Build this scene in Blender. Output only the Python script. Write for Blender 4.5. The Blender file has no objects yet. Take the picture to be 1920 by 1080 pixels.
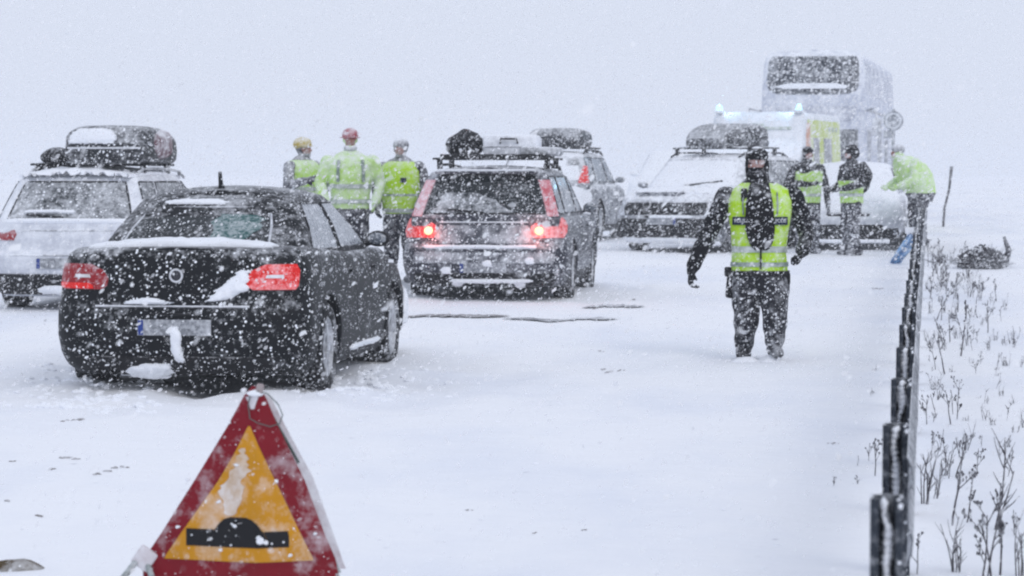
import bpy, bmesh, math, random
import numpy as np
from mathutils import Vector, Matrix, noise
random.seed(7)
rs = np.random.RandomState(7)
R = math.radians
C = bpy.context.scene.collection
sc = bpy.context.scene

# ---------------------------------------------------------------- camera, world, sun, exposure
F = 5333.3; H = 1.5; HY = 335.0           # focal length in photo pixels, eye height, horizon row
cd = bpy.data.cameras.new('camera'); cam = bpy.data.objects.new('camera', cd); C.objects.link(cam)
cam.location = (0, 0, H)
cam.rotation_euler = (R(90) - math.atan((540 - HY) / F), 0, 0)
cd.lens = 100; cd.sensor_width = 36; cd.clip_start = 0.5; cd.clip_end = 3000
cd.dof.use_dof = True; cd.dof.focus_distance = 19.0; cd.dof.aperture_fstop = 6.7
sc.camera = cam

SUN_EL, SUN_ROT = 38, 150
world = bpy.data.worlds.new('World'); sc.world = world; world.use_nodes = True
nt = world.node_tree; nt.nodes.clear()
wo = nt.nodes.new('ShaderNodeOutputWorld')
sky = nt.nodes.new('ShaderNodeTexSky'); sky.sky_type = 'NISHITA'; sky.sun_disc = False
sky.sun_elevation = R(SUN_EL); sky.sun_rotation = R(SUN_ROT); sky.air_density = 1.0; sky.dust_density = 4
bg1 = nt.nodes.new('ShaderNodeBackground'); bg1.inputs[1].default_value = 0.08
nt.links.new(sky.outputs[0], bg1.inputs[0])
bg2 = nt.nodes.new('ShaderNodeBackground'); bg2.inputs[0].default_value = (0.775, 0.835, 0.985, 1); bg2.inputs[1].default_value = 0.95
mx = nt.nodes.new('ShaderNodeMixShader'); mx.inputs[0].default_value = 0.93
nt.links.new(bg1.outputs[0], mx.inputs[1]); nt.links.new(bg2.outputs[0], mx.inputs[2]); nt.links.new(mx.outputs[0], wo.inputs[0])

sl = bpy.data.lights.new('sun', 'SUN'); sl.energy = 0.6; sl.angle = R(25); sl.color = (1.0, 0.97, 0.93)
so = bpy.data.objects.new('sun', sl); C.objects.link(so)
so.rotation_euler = (R(90 - SUN_EL), 0, R(180 - SUN_ROT))
sc.view_settings.view_transform = 'Standard'; sc.view_settings.look = 'None'
sc.view_settings.exposure = 0.0; sc.view_settings.gamma = 1.0; sc.view_settings.use_curve_mapping = False
sc.render.engine = 'CYCLES'
cy = sc.cycles
cy.max_bounces = 5; cy.diffuse_bounces = 3; cy.glossy_bounces = 2; cy.transmission_bounces = 2
cy.volume_bounces = 2; cy.transparent_max_bounces = 10
cy.use_denoising = True
try: cy.denoiser = 'OPENIMAGEDENOISE'
except Exception: pass
cy.sample_clamp_indirect = 4.0
cy.pixel_filter_type = 'BLACKMAN_HARRIS'; cy.filter_width = 2.2
cy.caustics_reflective = False; cy.caustics_refractive = False

# ---------------------------------------------------------------- materials
MATS = {}
def principled(name):
    m = bpy.data.materials.new(name); m.use_nodes = True
    t = m.node_tree; b = t.nodes['Principled BSDF']
    return m, t, b
def setc(b, col): b.inputs['Base Color'].default_value = (*col, 1)
SNOW = (0.88, 0.90, 0.94)
def mat(name, col, rough=0.6, metal=0.0, var=0.12, scale=8.0, bump=0.0, snow=0.0, up=0.0, sscale=14.0, emit=None, estr=0.0, coat=0.0, spec=0.2, specks=0.0, skscale=34.0):
    """procedural surface: base colour with grain; snow = amount of stuck snow (0..1), up = extra snow on faces that look upward, specks = single stuck flakes"""
    if name in MATS: return MATS[name]
    m, t, b = principled(name)
    N = t.nodes; L = t.links
    tc = N.new('ShaderNodeTexCoord')
    n1 = N.new('ShaderNodeTexNoise'); n1.inputs['Scale'].default_value = scale; n1.inputs['Detail'].default_value = 4
    L.new(tc.outputs['Object'], n1.inputs['Vector'])
    mixc = N.new('ShaderNodeMix'); mixc.data_type = 'RGBA'
    lo = tuple(max(0, c * (1 - var)) for c in col); hi = tuple(min(1, c * (1 + var)) for c in col)
    mixc.inputs[6].default_value = (*lo, 1); mixc.inputs[7].default_value = (*hi, 1)
    L.new(n1.outputs['Fac'], mixc.inputs[0])
    outc = mixc.outputs[2]
    b.inputs['Roughness'].default_value = rough; b.inputs['Metallic'].default_value = metal
    b.inputs['Coat Weight'].default_value = coat
    b.inputs['Specular IOR Level'].default_value = spec
    if snow > 0 or up > 0:
        n2 = N.new('ShaderNodeTexNoise'); n2.inputs['Scale'].default_value = sscale; n2.inputs['Detail'].default_value = 8; n2.inputs['Roughness'].default_value = 0.7
        L.new(tc.outputs['Object'], n2.inputs['Vector'])
        n3 = N.new('ShaderNodeTexNoise'); n3.inputs['Scale'].default_value = 2.3; n3.inputs['Detail'].default_value = 3
        L.new(tc.outputs['Object'], n3.inputs['Vector'])
        g = N.new('ShaderNodeNewGeometry'); sx = N.new('ShaderNodeSeparateXYZ'); L.new(g.outputs['Normal'], sx.inputs[0])
        mu = N.new('ShaderNodeMath'); mu.operation = 'MULTIPLY'; L.new(sx.outputs['Z'], mu.inputs[0]); mu.inputs[1].default_value = up
        mc = N.new('ShaderNodeMath'); mc.operation = 'MAXIMUM'; L.new(mu.outputs[0], mc.inputs[0]); mc.inputs[1].default_value = 0
        a1 = N.new('ShaderNodeMath'); a1.operation = 'ADD'; L.new(n2.outputs['Fac'], a1.inputs[0]); L.new(mc.outputs[0], a1.inputs[1])
        a3 = N.new('ShaderNodeMath'); a3.operation = 'MULTIPLY_ADD'; L.new(n3.outputs['Fac'], a3.inputs[0]); a3.inputs[1].default_value = 0.6; L.new(a1.outputs[0], a3.inputs[2])
        a2 = N.new('ShaderNodeMath'); a2.operation = 'ADD'; L.new(a3.outputs[0], a2.inputs[0]); a2.inputs[1].default_value = snow - 0.3
        mr = N.new('ShaderNodeMapRange'); mr.inputs[1].default_value = 0.55; mr.inputs[2].default_value = 1.05
        mr.inputs[3].default_value = 0; mr.inputs[4].default_value = 1; L.new(a2.outputs[0], mr.inputs[0])
        mx2 = N.new('ShaderNodeMix'); mx2.data_type = 'RGBA'; L.new(mr.outputs[0], mx2.inputs[0]); L.new(outc, mx2.inputs[6]); mx2.inputs[7].default_value = (*SNOW, 1)
        outc = mx2.outputs[2]
        mrr = N.new('ShaderNodeMapRange'); mrr.inputs[3].default_value = rough; mrr.inputs[4].default_value = 0.9
        L.new(mr.outputs[0], mrr.inputs[0]); L.new(mrr.outputs[0], b.inputs['Roughness'])
        if metal > 0:
            mm = N.new('ShaderNodeMapRange'); mm.inputs[3].default_value = metal; mm.inputs[4].default_value = 0; L.new(mr.outputs[0], mm.inputs[0]); L.new(mm.outputs[0], b.inputs['Metallic'])
    if specks > 0:
        vo = N.new('ShaderNodeTexVoronoi'); vo.inputs['Scale'].default_value = skscale; L.new(tc.outputs['Object'], vo.inputs['Vector'])
        sc_ = N.new('ShaderNodeSeparateColor'); L.new(vo.outputs['Color'], sc_.inputs[0])
        th = N.new('ShaderNodeMath'); th.operation = 'MULTIPLY'; L.new(sc_.outputs[0], th.inputs[0]); th.inputs[1].default_value = specks
        lt = N.new('ShaderNodeMath'); lt.operation = 'LESS_THAN'; L.new(vo.outputs['Distance'], lt.inputs[0]); L.new(th.outputs[0], lt.inputs[1])
        m4 = N.new('ShaderNodeMix'); m4.data_type = 'RGBA'; L.new(lt.outputs[0], m4.inputs[0]); L.new(outc, m4.inputs[6]); m4.inputs[7].default_value = (*SNOW, 1); outc = m4.outputs[2]
    L.new(outc, b.inputs['Base Color'])
    if bump > 0:
        bp = N.new('ShaderNodeBump'); bp.inputs['Strength'].default_value = bump; bp.inputs['Distance'].default_value = 0.02
        nb = N.new('ShaderNodeTexNoise'); nb.inputs['Scale'].default_value = scale * 3; nb.inputs['Detail'].default_value = 6
        L.new(tc.outputs['Object'], nb.inputs['Vector']); L.new(nb.outputs['Fac'], bp.inputs['Height']); L.new(bp.outputs[0], b.inputs['Normal'])
    if emit:
        b.inputs['Emission Color'].default_value = (*emit, 1); b.inputs['Emission Strength'].default_value = estr
    MATS[name] = m
    return m

M = lambda n: MATS[n]
mat('snow', SNOW, 0.85, var=0.03, scale=6, bump=0.5)
mat('black_paint', (0.006, 0.007, 0.009), 0.5, var=0.2, snow=-0.06, up=0.24, coat=0.0, sscale=20, spec=0.15, specks=0.3, skscale=30)
mat('black_trim', (0.012, 0.012, 0.014), 0.6, snow=-0.05, up=0.12, specks=0.3)
mat('dark_inner', (0.006, 0.006, 0.007), 0.9)
mat('tyre_rubber', (0.015, 0.015, 0.016), 0.85, snow=0.06, up=0.05, sscale=18, bump=0.4, specks=0.34)
mat('alloy', (0.12, 0.125, 0.14), 0.4, metal=0.7, snow=0.3, sscale=16)
mat('car_glass', (0.006, 0.010, 0.012), 0.12, snow=-0.02, up=0.06, sscale=30, spec=0.35, specks=0.26, skscale=30)
mat('frosted_glass', (0.02, 0.026, 0.03), 0.3, snow=0.16, up=0.15, sscale=16, specks=0.36, skscale=26)
mat('side_glass', (0.10, 0.12, 0.145), 0.12, snow=0.12, up=0.1, sscale=24, spec=0.8, specks=0.25)
mat('green_glass', (0.03, 0.105, 0.10), 0.2, snow=0.08, sscale=30)
mat('snowed_glass', (0.03, 0.035, 0.04), 0.5, snow=0.62, up=0.4, sscale=8)
mat('volvo_paint', (0.035, 0.037, 0.05), 0.4, snow=0.04, up=0.2, coat=0.05, sscale=18, specks=0.36, skscale=28)
mat('volvo_frosted', (0.07, 0.075, 0.09), 0.6, snow=0.17, up=0.3, sscale=9, specks=0.35)
mat('white_paint', (0.48, 0.50, 0.56), 0.4, snow=0.2, up=0.4, sscale=10)
mat('suv_paint', (0.045, 0.05, 0.065), 0.5, snow=0.16, up=0.4, sscale=12, specks=0.4, skscale=16)
mat('suv_snowed', (0.25, 0.27, 0.33), 0.6, snow=0.6, up=0.5, sscale=7)
mat('pale_paint', (0.5, 0.53, 0.6), 0.6, snow=0.5, up=0.5, sscale=7)
mat('grey_plastic', (0.05, 0.052, 0.06), 0.7, snow=0.28, up=0.3)
mat('box_black', (0.022, 0.024, 0.028), 0.5, snow=0.05, up=0.2, sscale=18, specks=0.36, skscale=26)
mat('box_grey', (0.45, 0.46, 0.50), 0.6, snow=0.35, up=0.4)
mat('fabric_black', (0.008,0.008,0.010), 0.9, snow=-0.06, up=0.12, bump=0.8, sscale=22, specks=0.3)
mat('fabric_maroon', (0.09, 0.015, 0.025), 0.9, snow=0.2, up=0.2)
mat('chrome', (0.6, 0.6, 0.62), 0.25, metal=0.9, snow=0.25)
mat('plate_white', (0.20, 0.21, 0.23), 0.6, snow=0.2, sscale=30, var=0.5, scale=40)
mat('plate_blue', (0.03, 0.06, 0.25), 0.6)
mat('dark_mark', (0.05, 0.05, 0.06), 0.8)
mat('lamp_red', (0.55, 0.012, 0.012), 0.25, emit=(1.0, 0.04, 0.025), estr=0.22, snow=0.06, sscale=24, specks=0.2, var=0.5, scale=24)
mat('lamp_red_dim', (0.22, 0.006, 0.012), 0.3, emit=(1.0, 0.05, 0.05), estr=0.06, snow=0.08, sscale=24)
mat('lamp_red_volvo', (0.45, 0.01, 0.015), 0.3, emit=(1.0, 0.08, 0.06), estr=0.28, snow=0.15, sscale=24, var=0.5, scale=24)
mat('lamp_column', (0.38, 0.05, 0.07), 0.4, emit=(1.0, 0.2, 0.25), estr=0.12, snow=0.24, sscale=14)
mat('lamp_bulb', (0.9, 0.5, 0.3), 0.3, emit=(1.0, 0.42, 0.22), estr=2.2)
mat('lamp_clear', (0.55, 0.5, 0.5), 0.2, snow=0.3)
mat('head_lamp', (0.35, 0.37, 0.42), 0.2, snow=0.35)
mat('skin', (0.30, 0.14, 0.11), 0.6, var=0.1, snow=0.05)
mat('hi_vis', (0.46, 0.74, 0.02), 0.6, var=0.15, snow=0.07, up=0.12, bump=0.4, specks=0.2)
mat('hi_vis_pale', (0.44, 0.72, 0.10), 0.7, var=0.15, snow=0.21, up=0.15, bump=0.4)
mat('hi_vis_soft', (0.42, 0.70, 0.08), 0.7, var=0.2, snow=0.14, up=0.2, bump=0.4)
mat('reflective', (0.36, 0.42, 0.36), 0.4, metal=0.2, snow=0.15)
mat('reflective_dark', (0.20, 0.26, 0.22), 0.5, snow=0.12)
mat('uniform_dark', (0.008,0.008,0.011), 0.9, var=0.3, snow=-0.04, up=0.1, sscale=26, bump=1.0, specks=0.34, skscale=42)
mat('uniform_trousers', (0.02, 0.02, 0.026), 0.9, var=0.3, snow=0.08, up=0.05, sscale=20, bump=1.0, specks=0.36, skscale=46)
mat('patch_navy', (0.012, 0.02, 0.05), 0.7)
mat('letter_white', (0.7, 0.72, 0.75), 0.7)
mat('trousers_grey', (0.03, 0.03, 0.042), 0.9, snow=0.1, up=0.15, bump=0.8, specks=0.4, skscale=24)
mat('helmet_red', (0.35, 0.03, 0.05), 0.4, snow=0.08, up=0.2)
mat('helmet_yellow', (0.5, 0.38, 0.06), 0.4, snow=0.12, up=0.2)
mat('hat_grey', (0.07, 0.07, 0.09), 0.8, snow=0.2, up=0.3)
mat('galvanised', (0.035, 0.042, 0.055), 0.55, metal=0.3, var=0.35, scale=20, snow=0.12, up=0.3, sscale=22, bump=0.3, specks=0.3, skscale=40)
mat('weed_stem', (0.055, 0.048, 0.055), 0.9, var=0.3, snow=0.1)
mat('weed_head', (0.035, 0.032, 0.04), 0.9, var=0.3, snow=0.12, specks=0.2)
mat('sign_red', (0.20, 0.004, 0.012), 0.45, var=0.25, snow=0.05, sscale=11, up=0.3, bump=0.2, specks=0.14, skscale=60)
mat('sign_yellow', (0.56, 0.25, 0.008), 0.45, var=0.22, snow=0.07, sscale=11, up=0.3, bump=0.2, specks=0.14, skscale=60)
mat('sign_black', (0.012, 0.012, 0.014), 0.6, snow=0, sscale=9, specks=0.22, skscale=50)
mat('sign_back', (0.45, 0.36, 0.38), 0.6, snow=0.35)
mat('sign_dust', (0.50, 0.33, 0.18), 0.7, var=0.5, scale=9, snow=0.22, sscale=16)
mat('sign_frame', (0.14, 0.19, 0.17), 0.5, metal=0.4, snow=0.3, sscale=20)
mat('cord', (0.35, 0.30, 0.30), 0.7)
mat('cord_dark', (0.10, 0.13, 0.12), 0.7)
mat('brown_soil', (0.09, 0.06, 0.045), 0.95, var=0.5, scale=14, snow=0.24, sscale=12, bump=0.6)
mat('brown_stone', (0.10, 0.07, 0.035), 0.9, var=0.4, scale=20, snow=0.14, bump=0.8)
mat('asphalt', (0.06, 0.055, 0.06), 0.95, var=0.4, snow=0.3, sscale=16)
mat('blue_cloth', (0.10, 0.32, 0.62), 0.7, var=0.2, snow=0.2, sscale=12)
mat('amb_white', (0.58, 0.62, 0.66), 0.5, snow=0.3, up=0.2, sscale=7)
mat('amb_yellow', (0.56, 0.64, 0.22), 0.6, snow=0.14, sscale=6)
mat('amb_orange', (0.62, 0.33, 0.22), 0.6, snow=0.2, sscale=6)
mat('amb_green', (0.16, 0.24, 0.12), 0.6, snow=0.25)
mat('blue_beacon', (0.4, 0.7, 1.0), 0.3, emit=(0.26, 0.62, 1.0), estr=1.7)
mat('bus_body', (0.44, 0.47, 0.56), 0.5, snow=0.2, up=0.3, sscale=6)
mat('bus_panel', (0.22, 0.24, 0.32), 0.5, snow=0.32, sscale=8)
mat('bus_glass', (0.022, 0.028, 0.04), 0.3, snow=0.12, sscale=9, specks=0.38, skscale=13)
mat('sign_post', (0.10, 0.11, 0.14), 0.6, snow=0.25)
mat('bark', (0.03, 0.026, 0.028), 0.95, var=0.3, snow=0.2, up=0.4)
mat('ski_base', (0.25, 0.26, 0.3), 0.5, snow=0.3)

# haze and snow ground materials
def ground_mat():
    m, t, b = principled('snow_cover'); N = t.nodes; L = t.links
    tc = N.new('ShaderNodeTexCoord')
    n = N.new('ShaderNodeTexNoise'); n.inputs['Scale'].default_value = 0.55; n.inputs['Detail'].default_value = 7; n.inputs['Roughness'].default_value = 0.6
    mp = N.new('ShaderNodeMapping'); mp.inputs['Rotation'].default_value = (0, 0, R(9)); mp.inputs['Scale'].default_value = (1, 0.4, 1)
    L.new(tc.outputs['Object'], mp.inputs[0]); L.new(mp.outputs[0], n.inputs['Vector'])
    cr = N.new('ShaderNodeValToRGB'); e = cr.color_ramp.elements
    e[0].position = 0.30; e[0].color = (0.80, 0.83, 0.90, 1); e[1].position = 0.54; e[1].color = (0.915, 0.925, 0.95, 1)
    L.new(n.outputs['Fac'], cr.inputs[0])
    n2 = N.new('ShaderNodeTexNoise'); n2.inputs['Scale'].default_value = 9; n2.inputs['Detail'].default_value = 6; L.new(tc.outputs['Object'], n2.inputs['Vector'])
    c2 = N.new('ShaderNodeValToRGB'); c2.color_ramp.elements[0].position = 0.70; c2.color_ramp.elements[1].position = 0.82
    c2.color_ramp.elements[0].color = (0, 0, 0, 1); c2.color_ramp.elements[1].color = (1, 1, 1, 1); L.new(n2.outputs['Fac'], c2.inputs[0])
    mx = N.new('ShaderNodeMix'); mx.data_type = 'RGBA'; L.new(c2.outputs[0], mx.inputs[0]); L.new(cr.outputs[0], mx.inputs[6]); mx.inputs[7].default_value = (0.45, 0.46, 0.52, 1)
    L.new(mx.outputs[2], b.inputs['Base Color']); b.inputs['Roughness'].default_value = 0.9
    bp = N.new('ShaderNodeBump'); bp.inputs['Strength'].default_value = 0.45; bp.inputs['Distance'].default_value = 0.05
    n3 = N.new('ShaderNodeTexNoise'); n3.inputs['Scale'].default_value = 3.0; n3.inputs['Detail'].default_value = 8; L.new(tc.outputs['Object'], n3.inputs['Vector'])
    L.new(n3.outputs['Fac'], bp.inputs['Height']); L.new(bp.outputs[0], b.inputs['Normal'])
    return m

# ---------------------------------------------------------------- helpers
def tag(o, label=None, cat=None, group=None, kind=None):
    if label: o['label'] = label
    if cat: o['category'] = cat
    if group: o['group'] = group
    if kind: o['kind'] = kind
    return o
def empty(name, loc=(0, 0, 0), rz=0, label=None, cat=None, group=None):
    o = bpy.data.objects.new(name, None); C.objects.link(o); o.empty_display_size = 0.2
    o.location = loc; o.rotation_euler = (0, 0, rz)
    return tag(o, label, cat, group)
def link(name, me, mats, parent=None, smooth=True, angle=35, loc=None):
    if not isinstance(mats, (list, tuple)): mats = [mats]
    for m in mats: me.materials.append(MATS[m] if isinstance(m, str) else m)
    if smooth:
        me.shade_smooth()
        try: me.set_sharp_from_angle(angle=R(angle))
        except Exception: pass
    o = bpy.data.objects.new(name, me); C.objects.link(o)
    if parent is not None: o.parent = parent
    if loc is not None: o.location = loc
    return o
def pyd(name, vs, fs, mats, parent=None, **k):
    me = bpy.data.meshes.new(name); me.from_pydata([tuple(v) for v in vs], [], fs); me.update()
    return link(name, me, mats, parent, **k)
class MB:
    def __init__(s): s.bm = bmesh.new()
    def box(s, c, size, rot=None, bev=0.0):
        r = bmesh.ops.create_cube(s.bm, size=1.0); v = r['verts']
        mtx = Matrix.Translation(c) @ (rot.to_4x4() if rot is not None else Matrix()) @ Matrix.Diagonal((*size, 1))
        bmesh.ops.transform(s.bm, matrix=mtx, verts=v)
        if bev > 0:
            ed = list({e for vv in v for e in vv.link_edges})
            bmesh.ops.bevel(s.bm, geom=ed, offset=bev, segments=2, profile=0.5, affect='EDGES')
        return s
    def ball(s, c, size, rot=None, sub=2):
        r = bmesh.ops.create_icosphere(s.bm, subdivisions=sub, radius=1.0)
        mtx = Matrix.Translation(c) @ (rot.to_4x4() if rot is not None else Matrix()) @ Matrix.Diagonal((*size, 1))
        bmesh.ops.transform(s.bm, matrix=mtx, verts=r['verts']); return s
    def tube(s, pts, rad, seg=8, cap=True):
        """chain of rings along pts; rad a number or a list, or (rx, ry) pairs"""
        pts = [Vector(p) for p in pts]; n = len(pts)
        if not isinstance(rad, (list, tuple)): rad = [rad] * n
        rings = []
        up = Vector((0, 0, 1))
        t0 = (pts[1] - pts[0]).normalized()
        a = up.cross(t0) if abs(t0.z) < 0.9 else Vector((1, 0, 0))
        a = (a - t0 * a.dot(t0)).normalized()
        for i, p in enumerate(pts):
            t = (pts[min(i + 1, n - 1)] - pts[max(i - 1, 0)]).normalized()
            a = (a - t * a.dot(t)).normalized(); b = t.cross(a)
            r = rad[i]; rx, ry = r if isinstance(r, (list, tuple)) else (r, r)
            rings.append([s.bm.verts.new(p + a * math.cos(2 * math.pi * k / seg) * rx + b * math.sin(2 * math.pi * k / seg) * ry) for k in range(seg)])
        for i in range(n - 1):
            for k in range(seg):
                s.bm.faces.new((rings[i][k], rings[i][(k + 1) % seg], rings[i + 1][(k + 1) % seg], rings[i + 1][k]))
        if cap:
            s.bm.faces.new(list(reversed(rings[0]))); s.bm.faces.new(rings[-1])
        return s
    def capsule(s, p0, p1, r0, r1, seg=14):
        p0 = Vector(p0); p1 = Vector(p1); d = (p1 - p0).normalized()
        pts = []; rad = []
        for a in (80, 50, 20): pts.append(p0 - d * r0 * math.sin(R(a))); rad.append(r0 * math.cos(R(a)))
        for f in (0, .33, .66, 1): pts.append(p0.lerp(p1, f)); rad.append(r0 + (r1 - r0) * f)
        for a in (20, 50, 80): pts.append(p1 + d * r1 * math.sin(R(a))); rad.append(r1 * math.cos(R(a)))
        return s.tube(pts, rad, seg)
    def rings(s, rows, seg=28, n=2.4):
        """vertical loft: rows of (z, cx, cy, rx, ry)"""
        rr = []
        for (z, cx, cy, rx, ry) in rows:
            ring = []
            for k in range(seg):
                a = 2 * math.pi * k / seg; c, q = math.cos(a), math.sin(a)
                ring.append(s.bm.verts.new((cx + rx * math.copysign(abs(c) ** (2 / n), c), cy + ry * math.copysign(abs(q) ** (2 / n), q), z)))
            rr.append(ring)
        for i in range(len(rr) - 1):
            for k in range(seg): s.bm.faces.new((rr[i][k], rr[i][(k + 1) % seg], rr[i + 1][(k + 1) % seg], rr[i + 1][k]))
        s.bm.faces.new(list(reversed(rr[0]))); s.bm.faces.new(rr[-1]); return s
    def lathe(s, prof, axis='x', seg=32, c=(0, 0, 0)):
        """closed profile of (axial, radius)"""
        rr = []
        for k in range(seg):
            a = 2 * math.pi * k / seg; ring = []
            for (u, r) in prof:
                v = (u, r * math.cos(a), r * math.sin(a)) if axis == 'x' else ((r * math.cos(a), u, r * math.sin(a)) if axis == 'y' else (r * math.cos(a), r * math.sin(a), u))
                ring.append(s.bm.verts.new(Vector(v) + Vector(c)))
            rr.append(ring)
        n = len(prof)
        for k in range(seg):
            for i in range(n):
                j = (i + 1) % n
                s.bm.faces.new((rr[k][i], rr[k][j], rr[(k + 1) % seg][j], rr[(k + 1) % seg][i]))
        return s
    def jitter(s, amp, freq=6.0, seed=0):
        for v in s.bm.verts:
            v.co += noise.noise_vector(v.co * freq + Vector((seed, seed * 2, 0))) * amp
        return s
    def build(s, name, mats, parent=None, **k):
        bmesh.ops.recalc_face_normals(s.bm, faces=s.bm.faces)
        me = bpy.data.meshes.new(name); s.bm.to_mesh(me); s.bm.free()
        return link(name, me, mats, parent, **k)
def eval_mod(o):
    dg = bpy.context.evaluated_depsgraph_get(); dg.update()
    me = bpy.data.meshes.new_from_object(o.evaluated_get(dg)); return me
def drop(o):
    d = o.data; bpy.data.objects.remove(o); bpy.data.meshes.remove(d)

def zroad(y):
    y = max(y, 0)
    return 0.0 if y < 19 else 0.0104 * (y - 19) if y < 80 else 0.634 + 0.012 * (y - 80) * 0.2
VPX = 1733
RD = Vector(((VPX - 960) / F, 1, 0)).normalized(); RN = Vector((RD.y, -RD.x, 0))   # road direction and its right-hand normal
YAW = -math.atan2(RD.x, RD.y)
FEET = [(2.0 + .22 * (k % 2) + .045 * k + .03 * math.sin(k * 3.1), 24.0 + .66 * k) for k in range(11)]
def hz(x, y):
    z = zroad(y)
    z += 0.16 * math.exp(-((x + 2.0) / 1.1) ** 2 - ((y - 34.3) / 2.0) ** 2)
    lat = Vector((x, y, 0)).dot(RN)
    p = Vector((x * 0.35, y * 0.16, 3.1))
    z += 0.035 * noise.noise(p) + 0.012 * noise.noise(Vector((x * 1.4, y * 0.8, 9)))
    if 22 < y < 32 and 1.2 < x < 3.6:
        for (fx, fy) in FEET:
            dd_ = ((x - fx) / .13) ** 2 + ((y - fy) / .2) ** 2
            if dd_ < 6: z -= .075 * math.exp(-dd_) - .012 * math.exp(-((dd_ - 3) ** 2))
    if lat > 0.2:
        q = min(1, (lat - 0.2) / 1.5)
        z += q * (0.10 * noise.noise(Vector((x * 0.8, y * 0.5, 1))) + 0.04 * noise.noise(Vector((x * 2.5, y * 1.6, 5))) - 0.03)
    d = math.hypot((x + 1.8) / 2.2, (y - 20.5) / 2.6)
    if d < 1.6: z += (1.6 - d) * (0.07 * noise.noise(Vector((x * 2.1, y * 1.5, 2))) + .03 * noise.noise(Vector((x * 5.1, y * 4.3, 2))) - .012)
    for (cx_, w_, dep) in ((-0.95, 0.16, 0.03), (-2.55, 0.16, 0.03), (-0.35, .13, .018), (1.05, .13, .018)):
        lc = lat - (Vector((cx_, 19, 0)).dot(RN))
        if abs(lc) < w_ * 2.5 and y > 6: z -= dep * math.exp(-(lc / w_) ** 2) * (0.4 + 0.6 * max(0, noise.noise(Vector((x, y * 0.3, 7))) + 0.4))
    return z
def at(px, Y, z=None):
    x = (px - 960) / F * Y
    return Vector((x, Y, hz(x, Y) if z is None else z))
def zat(py, Y): return H - (py - HY) / F * Y
def gp(px, py):
    """ground point seen at a photo pixel"""
    Y = F * H / (py - HY)
    for _ in range(12): Y = F * (H - zroad(Y)) / (py - HY)
    return at(px, Y)

# ---------------------------------------------------------------- ground
def build_ground():
    xs = list(np.arange(-9, 12.01, 0.14)); s = 0.2
    while xs[-1] < 420: s *= 1.28; xs.append(xs[-1] + s)
    s = 0.2
    while xs[0] > -420: s *= 1.28; xs.insert(0, xs[0] - s)
    ys = list(np.arange(6, 32, 0.16)) + list(np.arange(32, 80, 0.45)); s = 0.5
    while ys[-1] < 700: s *= 1.25; ys.append(ys[-1] + s)
    s = 0.3
    while ys[0] > -60: s *= 1.4; ys.insert(0, ys[0] - s)
    nx = len(xs)
    vs = [(x, y, hz(x, y)) for y in ys for x in xs]
    fs = [(j * nx + i, j * nx + i + 1, (j + 1) * nx + i + 1, (j + 1) * nx + i) for j in range(len(ys) - 1) for i in range(nx - 1)]
    o = pyd('snow_ground', vs, fs, [ground_mat()], angle=180)
    tag(o, 'deep white snow covering the road and verge', kind='structure')
build_ground()

# haze
hb = MB().box((0, 300, 3.5), (860, 840, 10.0))
hm = bpy.data.materials.new('haze_air'); hm.use_nodes = True; ht = hm.node_tree; ht.nodes.clear()
ho = ht.nodes.new('ShaderNodeOutputMaterial'); pv = ht.nodes.new('ShaderNodeVolumePrincipled')
pv.inputs['Color'].default_value = (0.93, 0.955, 1.0, 1); pv.inputs['Density'].default_value = 0.0012; pv.inputs['Anisotropy'].default_value = 0.0
ht.links.new(pv.outputs[0], ho.inputs['Volume'])
tag(hb.build('haze', [hm], smooth=False), 'white air thick with blown snow', kind='stuff')

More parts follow.
